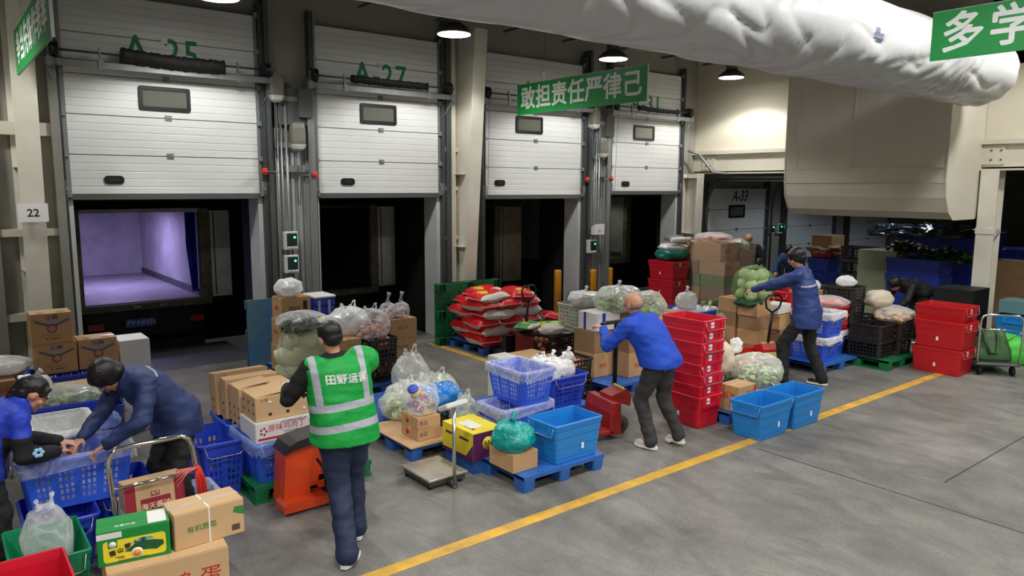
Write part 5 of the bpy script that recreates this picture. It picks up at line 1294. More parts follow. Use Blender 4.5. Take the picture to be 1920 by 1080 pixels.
# cartons behind
for k,(px,py,z,l) in enumerate(((70,705,.80,'lower carton with a blue ribbon print in the left stack'),(62,652,1.11,'upper carton with a blue ribbon print in the left stack'),(136,692,.80,'single carton with a blue ribbon print right of the left stack'))):
    if k==0: p0=P(px,py,z)
    x,y=(p0.x,p0.y) if k==0 else ((p0.x-.02,p0.y) if k==1 else (p0.x+.375,p0.y+.02))
    c=carton('carton',x,y,.80+(.31 if k==1 else 0),.36,.30,.305,l,CARD,group='cartons with the blue ribbon print',tape=TAPEC,axis='x')
    for s in (-1,1): o=MB().prism([(0,-.012),(.15,.055),(.15,.08),(0,.014)],-.1512,-.1506,'y').build('print',INKBL,c,fixn=True); o.scale=(s,1,1); o.location=(0,0,.17)
    MB().lathe([(.045,-.0022),(.045,-.0014)],(0,-.15,.155),24,'y').build('print',INKBL,c); MB().lathe([(.034,-.003),(.034,-.0022)],(0,-.15,.155),24,'y').build('print',mat('pale_red_print',(206,140,112),.7),c)
    text('江南',.045,INKBL,c,(0,-.152,.265),RY,bold=.0016,sx=1.3)
    b=MB(); b.box(-.05,-.1512,.215,.055,-.1506,.238); b.build('print',mat('print_pale_blue',(140,160,190),.7),c)
    b=MB()
    for q,(a0,a1,zz) in enumerate(((-.10,.0,.10),(.04,.12,.10),(-.10,-.03,.085),(-.02,.05,.085),(-.10,.09,.07),(-.06,-.04,.045),(-.02,.05,.043),(.07,.08,.045))): b.box(a0,-.1510,zz,a1,-.1506,zz+(.003 if q<5 else .011))
    b.build('print',INKB,c); MB().box(-.12,-.1,.3092,-.06,-.06,.3098).build('print',INKBL,c); MB().box(.05,-.1,.3092,.12,-.06,.3098).build('print',INKBL,c)
X0,Y0=p0.x,p0.y
for k in range(2): basket('plastic_basket',X0-.06,Y0-.1,.02+k*.385,('lower blue basket under the ribbon-print cartons','upper blue basket under the ribbon-print cartons')[k],.80,.52,.38,BLUED,group='blue slotted baskets')
carton('foam_box',X0+.78,Y0+.16,.0,.3,.4,1.02,'white foam box standing right of the ribbon-print cartons',WHITE,tape=None,cat='box')
carton('carton',X0+.1,Y0-.55,.6,.4,.3,.16,'flat open carton below the ribbon-print stack',CARD2,tape=None); 
c=carton('carton',X0-.62,Y0-.3,.45,.42,.4,.40,'brown carton with red print at the left picture edge',CARD3); pr_y(c,.4,'大白菜',.06,INKR,.08,.32); carton('carton',X0-.62,Y0-.3,.0,.42,.4,.44,'carton under the red-print one at the left edge',CARD3)
bag('plastic_bag',X0-.30,Y0+.05,.87,.26,.22,.1,'grey-white bag on the carton at the left edge',FILMW,seed=90,knot=False)
bag('plastic_bag',X0-.05,Y0-.62,.78,.11,.1,.1,'small pinkish white bag behind the woman',FILMW,seed=91,knot=True); carton('carton',X0-.2,Y0-.75,.0,.35,.3,.78,'carton under the small pinkish bag',CARD3,tape=None)
carton('timber_post',-.25,5.9,.0,.12,.12,.5,'orange-brown timber post at the left edge',mat('timber_orange',(196,130,50),.6),tape=None,cat='timber')
bag('plastic_bag',.98,6.45,.79,.12,.1,.08,'striped blue and white bag beside the bending man\'s sleeve',FILMB,seed=92,knot=False)
# ================================================================ right side and background
for k in range(3):
    tote('nesting_tote',(11.46,11.44,11.58)[k],(4.12,4.1,4.16)[k],(0,.385,.59)[k],('bottom red tote of the right-hand stack of three','middle red tote of the right-hand stack of three','top red tote of the right-hand stack of three')[k],TOTERB,.46,.64,(.385,.40,.40)[k],group='right-hand stack of red totes',side=k<2)
# chrome trolley with green bag
t=empty('platform_trolley',(11.98,3.80,0),math.radians(-50),'chrome-handled platform trolley with a green bag at the right edge','trolley')
MB().bbox(-.29,-.0,.15,.29,.80,.19,.012).build('platform',GALVD,t)
for sx_ in (-.22,.22):
    for sy_ in (.08,.7): MB().lathe([(.02,-.02),(.065,-.02),(.07,-.01),(.07,.01),(.065,.02),(.02,.02)],(sx_,sy_,.07),18,'x').build('castor_wheel',BLACK,t)
pts=[(-.27,.02,.17),(-.28,.0,.6),(-.275,-.0,.82),(-.25,-.0,.88),(-.2,-.0,.9),(.2,-.0,.9),(.25,-.0,.88),(.275,-.0,.82),(.28,-.0,.6),(.27,.02,.17)]
MB().tube(pts,.015,10).build('handle',CHR,t); MB().tube([(-.28,.0,.69),(.28,.0,.69)],.011,8).build('crossbar',CHR,t); MB().tube([(.27,.0,.66),(.12,.3,.40)],.008,6).build('brace',CHR,t)
t=empty('tote_bag',(12.24,4.03,.19),math.radians(-45),'large dark green shopping bag lying on the right-hand trolley','bag')
GB=mat('bag_cloth_green',(58,92,52),.6,bump=.2,bscale=9)
b=MB(); rings=[]
for (z,w,d,ox) in ((0,.54,.40,0),(.05,.56,.42,0),(.16,.50,.34,.01),(.30,.38,.18,.03),(.43,.26,.05,.03)):
    rr_=rrect(w,d,z,min(w,d)*.3,5); rings.append([(v[0]+ox+.03*noise.noise(Vector((i*.5,z*6,1))),v[1]+.04*noise.noise(Vector((i*.4,z*5,4))),v[2]+(.05*math.sin(v[0]*7) if z>.3 else 0)) for i,v in enumerate(rr_)])
b.loft(rings,smooth=True); b.build('bag_body',GB,t)
for s in (-1,1):
    b=MB(); pts=[(-.12,s*.05,.43),(-.13,s*.16,.30),(-.08,s*.21,.12),(.02,s*.20,.12),(.06,s*.13,.30),(.06,s*.05,.44)]; b.tube(pts,.022,6); b.build('strap_handle',GB,t)
bag('plastic_bag',13.1,4.05,.0,.28,.3,.26,'lime green cloth bag on the floor behind the right-hand trolley',mat('lime_cloth',(70,200,60),.5,bump=.3,bscale=9),seed=101,knot=False)
# green pallet with black crates
pallet('plastic_pallet',11.0,4.90,0,'green pallet under the black crates left of the right-hand red totes',1.0,1.0,.15,PALG,runner=True)
n=0
for (x,y,nn,lab) in ((11.5,4.98,2,'right column by the red totes'),(11.02,5.05,2,'left column on the green pallet'),(11.1,5.55,4,'back column on the green pallet'),(11.62,5.6,2,'far column on the green pallet')):
    for k in range(nn): crate('crate',x,y,.152+k*.255,('bottom','second','third','top')[k]+' black crate of the '+lab,.42,.52,.25,group='black crates on the green pallet')
TOM=mat('tomato_red',(150,30,24),.35)
blobs('tomato',60,11.7,5.25,.18,.17,.22,.4,.035,TOM,'dark red tomato inside the black crates on the green pallet','tomato','tomatoes in the black crates',seed=40)
POTY=mat('yellow_potato',(214,176,120),.55)
blobs('potato',40,11.72,5.2,.69,.28,.2,.09,.04,POTY,'yellow potato in the clear bag on the black crates','potato','yellow potatoes in the clear bag',seed=41,stretch=(1.2,1,.85))
bag('plastic_bag',11.72,5.2,.665,.36,.28,.13,'clear bag of yellow potatoes on the right column of black crates',FILM,seed=102,knot=False)
bag('cloth_sack',11.66,5.42,.86,.26,.2,.15,'cream sack lying behind the bag of yellow potatoes',mat('cream_cloth2',(208,196,174),.7,bump=.3),cat='sack',seed=103,knot=False)
bag('plastic_bag',11.25,5.75,1.17,.16,.14,.1,'shiny white and blue bag on the back black crates',FILMW,seed=104,knot=False)
carton('carton',12.2,5.35,.0,.4,.4,.72,'brown carton behind the right-hand red totes',CARD3)
# blue baskets right of the far man
pallet('plastic_pallet',10.0,5.38,0,'blue pallet under the blue baskets right of the far man',1.2,1.3,.15)
for (x,y,z,l,bg_) in ((10.12,5.42,.152,'lower lined blue basket right of the far man',FILMW),(10.18,5.40,.515,'upper blue basket with a white film cover right of the far man',FILMW),(10.66,5.6,.152,'blue basket behind the lower lined one',FILMW)):
    basket('plastic_basket',x,y,z,l,.46,.62,.36,BLUEB,group='blue slotted baskets',bag=bg_)
for k in range(3): crate('crate',10.66,5.58,.515+k*.13,('lowest','middle','top')[k]+' red crate behind the film-covered blue basket',.42,.62,.125,CRR,group='red crates behind the blue baskets')
bag('plastic_bag',10.85,5.8,.90,.26,.3,.09,'clear bag of pink meat on the red crates',FILM,seed=105,knot=False); 
MEAT=mat('meat_pink',(220,120,110),.4); 
o=organic(.2,(1.0,1.2,.3),3,MEAT,'meat_pack'); o.location=(10.85,5.8,.95); tag(o,'flat pack of pink meat inside the clear bag','meat')
carton('carton',11.2,6.3,.5,.5,.4,.5,'brown carton under the small white bag behind the black crates',CARD); carton('carton',11.2,6.3,.0,.5,.4,.49,'lower brown carton behind the black crates',CARD3)
bag('plastic_bag',11.4,6.45,1.0,.2,.16,.12,'small white knotted bag on the carton behind the black crates',FILMW,seed=106,knot=True)
for k in range(3): tote('nesting_tote',10.95,6.55,.0+k*.385 if k<2 else .62,('bottom','middle','top')[k]+' red tote behind the far man',TOTER,.54,.40,.385,group='red totes behind the far man')
# cartons before far man with red jack
pallet('plastic_pallet',9.45,5.95,0,'blue pallet under the carton stack left of the far man',.95,1.1,.14)
nn=0
for i,(x,y) in enumerate(((9.55,6.2),(9.92,6.05),(9.62,6.62),(10.0,6.5))):
    for k in range(4 if i!=1 else 3):
        c=carton('carton',x+.012*((k*7+i)%3),y,.142+k*.215,.34,.34,.212,('bottom','second','third','top')[k]+' carton in the '+('front left','front right','back left','back right')[i]+' column before the far man',(CARD3,CARD)[(i+k)%2],group='carton columns left of the far man')
carton('foam_box',9.95,6.1,.80,.34,.3,.14,'white foam box on the cartons left of the far man',WHITE,tape=None,cat='box')
hand_truck(9.30,5.86,math.radians(-25),'red hand pallet truck with a black handle held by the far man',mat('truck_bright_red',(206,26,30),.4),True,1.2)
# net bag of round cabbages
for k,c_ in enumerate([(dx,dy,dz) for dz in (0,.15,.29) for (dx,dy) in ((-.2,-.1),(.0,-.15),(.2,-.08),(-.12,.12),(.1,.12))][:14]):
    if k==0: o=organic(.095,(1,1,.9),2,CABG,'round_cabbage',.08); me2=o.data
    else: o=bpy.data.objects.new('round_cabbage',me2); link(o)
    sx=1-.25*(c_[2]/.29); o.location=(9.75+c_[0]*sx,6.42+c_[1]*sx,1.1+c_[2]); o.rotation_euler=(k*.7,k*1.1,k); tag(o,'pale round cabbage in the green net sack before the far man','cabbage','round cabbages in the net sack')
bag('net_sack',9.75,6.42,.985,.36,.28,.30,'green net sack of round cabbages left of the far man',film('green_net',(120,170,100),.10,30,.25),cat='sack',seed=110,knot=False,lump=.06,flat=.2)
bag('plastic_bag',9.62,6.4,.93,.2,.2,.08,'dark green net bottom of the cabbage sack',mat('dark_net',(20,70,44),.6),cat='sack',seed=111,knot=False)
# squash heap
SQ=mat('squash_green',(96,132,54),.45,c2=(60,92,40),vscale=7); SQD=mat('squash_dark',(58,76,42),.5,c2=(36,54,30),vscale=9)
basket('plastic_basket',9.7,7.0,.0,'blue basket under the heap of green squashes',.95,.7,.42,BLUED,group='blue slotted baskets')
blobs('squash',22,10.15,7.32,.42,.34,.24,.36,.085,SQ,'light green squash in the heap before the wrapped carton tower','squash','green squashes before the wrapped tower',seed=50,stretch=(1,1,1.5))
blobs('dark_squash',7,9.98,7.12,.42,.25,.12,.26,.09,SQD,'dark ribbed squash in the front of the green heap','squash','dark squashes in front of the heap',seed=52,stretch=(1,1,1.6))
crate('crate',9.1,6.75,.0,'black crate behind the lettuce bag right of the red stack',.42,.55,.28)
# big blue basket with carrier bags behind the red stack
basket('plastic_basket',9.15,7.02,.42,'wide blue basket of white carrier bags behind the tall red stack',.95,.7,.36,BLUEB,group='blue slotted baskets',pat='plain'); basket('plastic_basket',9.2,7.05,.0,'lower wide basket behind the tall red stack',.48,.66,.42,BLUED,group='blue slotted baskets')
for k,(dx,dy) in enumerate(((.18,.2),(.45,.18),(.7,.25),(.3,.5),(.6,.5))): bag('carrier_bag',9.15+dx,7.02+dy,.62,.15,.15,.11,'white carrier bag in the wide blue basket behind the tall red stack',FILMW,seed=120+k,knot=k%2==0,handles=k%2==1,group='white carrier bags in the wide basket')
bag('carrier_bag',9.3,7.3,.80,.17,.16,.17,'knotted white bag standing left of the wide blue basket',FILMW,seed=126,knot=True)
carton('carton',8.55,6.95,.0,.5,.5,.80,'brown carton left of the wide blue basket',CARD)
# red totes and wrapped tower
for k in range(3): tote('nesting_tote',11.45,9.35,.12+k*.37,('bottom','middle','top')[k]+' red tote of the stack beside the wrapped tower',TOTER,.46,.60,.375,group='red totes beside the wrapped tower')
pallet('plastic_pallet',11.4,9.2,0,'blue pallet under the red totes beside the tower',.8,.9,.12)
for k,(px,py,rx,ry,rz_,z,fm_,l) in enumerate(((1268,484,.34,.3,.16,1.25,mat('teal_wrap',(30,120,104),.3),'teal plastic bale on the red totes'),(1280,478,.36,.26,.1,1.42,FILMW,'clear film bale above the teal one'),(1284,444,.22,.2,.07,1.62,mat('grey_wrap',(120,120,112),.4),'grey wrapped bag topmost beside the tower'))):
    p=P(px,py,z) if False else Vector((11.75+.05*k,9.65,0)); bag('plastic_bale',p.x,p.y,z,rx,ry,rz_,l,fm_,cat='bag',seed=130+k,knot=False)
t=MB().tube([(11.55,9.5,1.66),(11.95,9.35,1.66)],.05,12).build('film_roll',WHITE); tag(t,'white roll of film lying on the bale beside the tower','roll')
pallet('plastic_pallet',11.95,8.50,0,'blue pallet under the wrapped carton tower',1.15,1.25,.14)
TX,TY=12.0,8.55
GRB=mat('carton_greenband',(120,140,84),.7); WGC=mat('carton_white_green',(196,198,176),.65)
tn=0
for k,(x,y,z,lx,ly,h,m_) in enumerate([(0,0,.142,.5,.55,.30,CARD),(0,.57,.142,.5,.5,.30,CARD3),(0,0,.444,.5,.55,.28,CARD3),(0,.57,.444,.5,.5,.28,CARD),(0,0,.726,.5,.55,.26,GRB),(0,.57,.726,.5,.5,.26,GRB),(0,0,.99,.5,.6,.26,CARD),(0,.62,.99,.5,.45,.26,CARD3),(0,.1,1.252,.62,.95,.36,CARD),
    (.52,0,.142,.42,.4,.2,WGC),(.52,0,.345,.42,.4,.2,WGC),(.52,0,.548,.42,.4,.2,WGC),(.52,0,.751,.42,.4,.2,WGC),(.52,0,.954,.42,.4,.2,WGC),(.55,.0,1.16,.4,.45,.28,CARD3)]):
    c=carton('carton',TX+x,TY+y,z,lx,ly,h,('bottom front','bottom rear','second-layer front','second-layer rear','green-banded front','green-banded rear','fourth-layer front','fourth-layer rear','large topmost','lowest white-green','second white-green','third white-green','fourth white-green','fifth white-green','right-hand upper')[k]+' carton of the film-wrapped tower',m_,group='cartons of the film-wrapped tower')
    if m_ is WGC: pr_y(c,ly,'鲜',.1,INKK,-.1,.1); MB().prism([(.02,.03),(.18,.03),(.18,.15),(.06,.12)],-ly/2-.0012,-ly/2-.0004,'y').build('print',INKG,c,fixn=True)
    elif k in (8,): pr_y(c,ly,'蔬菜',.1,INKB,-.1,.2)
    elif k in (6,): pr_y(c,ly,'精选',.08,INKB,-.1,.14)
b=MB(); w=[]
for lev in range(8):
    z=.5+lev*.16; ring=[]
    for k,(px_,py_,_) in enumerate(rrect(.98,1.14,0,.04,6)): ring.append((TX+.47+px_*(1+.01*noise.noise(Vector((k*.7,lev,1)))),TY+.52+py_*(1+.012*noise.noise(Vector((k*.5,lev,5)))),z+.03*noise.noise(Vector((k*.3,lev*.2,8)))))
    w.append(ring)
b.loft(w,False,False,smooth=True); tag(b.build('stretch_film',film('stretch_film_mat',(230,230,225),.06,2.2,.12)),'clear stretch film around the carton tower','film')
SAU=mat('sausage_pink',(214,110,104),.45,c2=(236,190,184),vscale=20)
for k in range(12):
    o=MB().tube([(-.14,0,0),(-.05,.01,.015),(.08,-.01,.01),(.16,0,0)],.028,8,rr=[.012,.03,.03,.012]).build('sausage',SAU); o.location=(TX+.12+.06*(k%6)+.03,TY+.35+.28*(k//6),1.665+.02*(k%3)); o.rotation_euler=(0,.1,1.2+.2*(k%4)); tag(o,'pink sausage in the clear bag on top of the wrapped tower','sausage','sausages on the wrapped tower')
bag('plastic_bag',TX+.30,TY+.5,1.62,.34,.4,.11,'clear bag of pink sausages on top of the wrapped tower',FILM,seed=140,knot=False)
bag('plastic_bag',TX+.76,TY+.25,1.44,.2,.24,.14,'dark net of greens on the right shoulder of the wrapped tower',FILMG,seed=141,knot=False); leaves('dark_greens',TX+.76,TY+.25,1.46,.15,.18,.14,60,[GRND],'dark greens on the right shoulder of the tower',.14,.03,44)
# ---------------------------------------------------------------- dim background beyond the cross wall
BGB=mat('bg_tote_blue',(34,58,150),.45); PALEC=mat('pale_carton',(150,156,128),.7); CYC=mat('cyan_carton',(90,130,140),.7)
def stack(px,py_base,zbase,n,kind,lx,ly,h,m,lab,pitch=None,X=None,**kw):
    p=P(px,py_base,0) if X is None else PX(px,py_base,X)
    p.y-=ly
    for k in range(n):
        z=zbase+k*(pitch or h+.004); l=('lowest','second','third','fourth','fifth','sixth','seventh')[k]+' '+lab if n>1 else lab
        if kind=='tote': tote('tote',p.x,p.y,z,l,m,lx,ly,h,wire=False,sticker=False,group=lab+' stack')
        elif kind=='crate': crate('crate',p.x,p.y,z,l,lx,ly,h,m,group=lab+' stack')
        else: carton('carton',p.x,p.y,z,lx,ly,h,l,m,group=lab+' stack')
    return p
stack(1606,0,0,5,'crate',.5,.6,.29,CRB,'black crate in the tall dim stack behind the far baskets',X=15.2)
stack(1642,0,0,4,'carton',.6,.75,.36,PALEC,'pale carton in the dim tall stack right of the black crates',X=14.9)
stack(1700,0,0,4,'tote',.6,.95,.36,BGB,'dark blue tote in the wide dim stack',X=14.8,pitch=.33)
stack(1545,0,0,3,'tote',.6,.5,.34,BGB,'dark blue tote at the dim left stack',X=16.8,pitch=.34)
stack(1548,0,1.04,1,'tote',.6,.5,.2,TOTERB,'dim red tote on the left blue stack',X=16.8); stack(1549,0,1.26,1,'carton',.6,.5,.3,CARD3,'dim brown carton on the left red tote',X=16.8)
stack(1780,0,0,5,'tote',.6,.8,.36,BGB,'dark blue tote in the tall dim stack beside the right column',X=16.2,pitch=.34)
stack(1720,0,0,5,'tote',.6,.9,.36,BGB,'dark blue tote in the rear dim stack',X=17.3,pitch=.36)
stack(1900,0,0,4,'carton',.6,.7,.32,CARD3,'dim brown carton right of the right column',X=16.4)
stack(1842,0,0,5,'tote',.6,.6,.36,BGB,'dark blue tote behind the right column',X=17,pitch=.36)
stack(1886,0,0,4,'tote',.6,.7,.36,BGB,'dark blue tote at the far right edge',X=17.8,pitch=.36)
stack(1925,0,0,2,'tote',.55,.5,.36,TOTEB,'sky-blue tote right of the right column',X=13.6,pitch=.3); stack(1927,0,.70,1,'carton',.5,.5,.2,CYC,'cyan carton on the sky-blue totes at the right edge',X=13.6)
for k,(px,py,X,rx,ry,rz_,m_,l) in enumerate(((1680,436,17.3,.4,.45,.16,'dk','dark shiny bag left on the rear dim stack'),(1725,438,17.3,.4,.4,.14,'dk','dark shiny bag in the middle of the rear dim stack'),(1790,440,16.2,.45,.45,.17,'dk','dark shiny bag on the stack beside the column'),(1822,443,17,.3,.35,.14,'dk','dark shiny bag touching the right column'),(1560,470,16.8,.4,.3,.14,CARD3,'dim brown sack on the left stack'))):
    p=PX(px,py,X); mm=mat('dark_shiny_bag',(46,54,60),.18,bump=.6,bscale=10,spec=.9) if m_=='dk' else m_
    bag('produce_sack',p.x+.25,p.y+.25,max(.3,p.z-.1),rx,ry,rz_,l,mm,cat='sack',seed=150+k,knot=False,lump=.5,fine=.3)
_c=PX(1826,540,13.4)
carton('covered_load',_c.x,_c.y,.0,.7,.62,1.02,'black-covered load left of the right column',mat('black_cover',(14,14,16),.6,bump=.3,bscale=5),tape=None,cat='load')

_p=PX(1660,455,15.0); leaves('dim_greens',_p.x+.3,_p.y-.3,1.45,.3,.4,.22,150,[GRND,CARD3],'dim heap of dark greens on the pale cartons',.2,.035,61)
_p=PX(1745,478,15.0); leaves('dim_greens',_p.x+.3,_p.y-.2,1.33,.3,.5,.25,170,[GRND],'dim leafy heap on the wide blue stack',.2,.035,62)
# ================================================================ people
def banded(name,c,sc,conds,var=.06,vscale=7,bump=.5,bscale=16,rough=.6):
    """cloth printed with reflective bands; conds = [[(normal, offset, half width), ...], ...] in the wearer's own coordinates"""
    m=mat(name,c,rough,var=var,vscale=vscale,bump=bump,bscale=bscale); nt=m.node_tree; L=nt.links.new; b=nt.nodes['Principled BSDF']
    tc=nt.nodes.new('ShaderNodeTexCoord'); tot=None
    def math_(op,a,b_=None,cl=False):
        n=nt.nodes.new('ShaderNodeMath'); n.operation=op; n.use_clamp=cl
        for k,v in enumerate((a,b_)):
            if v is None: continue
            if isinstance(v,(int,float)): n.inputs[k].default_value=v
            else: L(v,n.inputs[k])
        return n.outputs[0]
    for cond in conds:
        pr=None
        for (nv,off,hw) in cond:
            d=nt.nodes.new('ShaderNodeVectorMath'); d.operation='DOT_PRODUCT'; L(tc.outputs['Object'],d.inputs[0]); d.inputs[1].default_value=tuple(nv)
            t_=math_('LESS_THAN',math_('ABSOLUTE',math_('SUBTRACT',d.outputs['Value'],float(off))),float(hw)); pr=t_ if pr is None else math_('MULTIPLY',pr,t_)
        tot=pr if tot is None else math_('MAXIMUM',tot,pr)
    mx=nt.nodes.new('ShaderNodeMix'); mx.data_type='RGBA'; L(tot,mx.inputs[0]); src=b.inputs['Base Color'].links[0].from_socket; L(src,mx.inputs[6]); mx.inputs[7].default_value=lin(sc); L(mx.outputs[2],b.inputs['Base Color'])
    return m
SKIN=mat('skin',(196,142,112),.5,sss=.06); HAIR=mat('black_hair',(18,16,16),.4,bump=.25,bscale=120,stretch=(1,1,.2))
def cap(b,p,q,r1,r2,n=14):
    """tapered capsule between two points"""
    p,q=Vector(p),Vector(q); d=(q-p); L=d.length
    if L<1e-5: d=Vector((0,0,1))
    d.normalize(); pts=[];rr=[]
    for k in range(5):
        a=-PI/2+PI/2*k/4; pts.append(p+d*math.sin(a)*r1*.999); rr.append(max(.0008,math.cos(a)*r1))
    for k in range(5):
        a=PI/2*k/4; pts.append(q+d*math.sin(a)*r2*.999); rr.append(max(.0008,math.cos(a)*r2))
    b.tube(pts,r1,n,rr=rr)
def ell(b,c,r,M=None,n=18,m=12):
    if M is not None and len(r)==3 and max(r)<.115: r=tuple(v*1.07 for v in r)
    vs=[];fs=[];c=Vector(c)
    for j in range(m+1):
        ph=PI*j/m-PI/2
        for i in range(n):
            a=2*PI*i/n; v=Vector((math.cos(a)*math.cos(ph)*r[0],math.sin(a)*math.cos(ph)*r[1],math.sin(ph)*r[2]))
            if M: v=M@v
            vs.append(c+v)
    for j in range(m):
        for i in range(n):
            i2=(i+1)%n; fs.append((j*n+i,j*n+i2,(j+1)*n+i2,(j+1)*n+i))
    b.add(vs,fs,True)
VOXS=[1.3]
def fuse(b,name,m,parent,vox=.011,smooth=6,disp=None,fac=.6,colour=None,mats=None):
    """melt overlapping closed shapes into one continuous surface"""
    me=bpy.data.meshes.new('tmp'); me.from_pydata(b.v,[],b.f); o=bpy.data.objects.new('tmp',me); COL.objects.link(o)
    r=o.modifiers.new('r','REMESH'); r.mode='VOXEL'; r.voxel_size=vox*VOXS[0]; r.adaptivity=0
    s=o.modifiers.new('s','SMOOTH'); s.iterations=smooth; s.factor=fac
    dg=bpy.context.evaluated_depsgraph_get(); n=bpy.data.meshes.new_from_object(o.evaluated_get(dg)); bpy.data.objects.remove(o)
    if disp:
        amp,sc,seed=disp
        n.calc_loop_triangles()
        for v in n.vertices:
            p=v.co; w=noise.noise(Vector((p.x*sc+seed,p.y*sc,p.z*sc*1.9+noise.noise(p*3)*1.2))); w2=noise.noise(Vector((p.x*sc*.5,p.y*sc*.5+seed,p.z*sc*2.6+p.x*2)))
            v.co=p+v.normal*amp*(w+ .8*(abs(w2)**.7)*-1)
    n.name=name; n.materials.clear()
    for mm in (mats or [m]): n.materials.append(mm)
    for p in n.polygons: p.use_smooth=True
    if colour:
        for p in n.polygons: p.material_index=colour(p.center)
    ob=bpy.data.objects.new(name,n); return link(ob,parent)
def hand(b,wrist,dirv,palm_n,side,curl=.6,s=1.0):
    """palm, four unequal bent fingers and a thumb; dirv = wrist->knuckles, palm_n = the way the palm faces"""
    d=Vector(dirv).normalized(); pn=Vector(palm_n); pn=(pn-d*pn.dot(d)).normalized(); sd=d.cross(pn)*side
    w=Vector(wrist); L=.085*s
    for k in range(4):
        off=(k-1.5)*.0195*s; cap(b,w+sd*off*.6,w+d*L+sd*off,.013*s,.0115*s,8)
    lens=[.072,.08,.075,.058]
    for k in range(4):
        off=(1.5-k)*.0205*s; p=w+d*L+sd*off; cur=d.copy(); l=lens[k]*s
        for j,(f,r) in enumerate(((.45,.0095),(.32,.0088),(.25,.008))):
            a=curl*(.7+.35*j); ca,sa=math.cos(a),math.sin(a)
            side_ax=cur.cross(pn)
            nc=(cur*ca+pn*sa).normalized(); pn2=(pn*ca-cur*sa).normalized()
            q=p+nc*l*f; cap(b,p,q,r*s,(r-.0007)*s,8); p=q; cur=nc; pn_=pn2; pn,pn0=pn2,pn
        pn=Vector(palm_n); pn=(pn-d*pn.dot(d)).normalized()
    p=w+d*.022*s+sd*.028*s; q=p+(d*.5+sd*.75+pn*.35).normalized()*.038*s; r=q+(d*.8+sd*.1+pn*.5).normalized()*.032*s
    cap(b,p,q,.0135*s,.011*s,8); cap(b,q,r,.011*s,.0085*s,8)
def shell(b,rings):
    """closed barrel through elliptical sections: rings = [(centre, side axis, up axis, half width, half depth)]"""
    rs_=[];n=28
    c0,s0,u0_,w0,d0=rings[0]; cN,sN,uN,wN,dN=rings[-1]
    R_=[(c0+u0_*.0,s0,u0_,w0*.5,d0*.5)]+list(rings)+[(cN+uN*.0,sN,uN,wN*.5,dN*.5)]
    for (c,s,u,w,d) in R_:
        y=u.cross(s).normalized(); x=y.cross(u).normalized(); ring=[]
        for k in range(n):
            a=2*PI*k/n; ca,sa=math.cos(a),math.sin(a); e=.82
            ring.append(tuple(c+x*w*math.copysign(abs(ca)**e,ca)+y*d*math.copysign(abs(sa)**e,sa)))
        rs_.append(ring)
    b.loft(rs_,True,True,smooth=True)
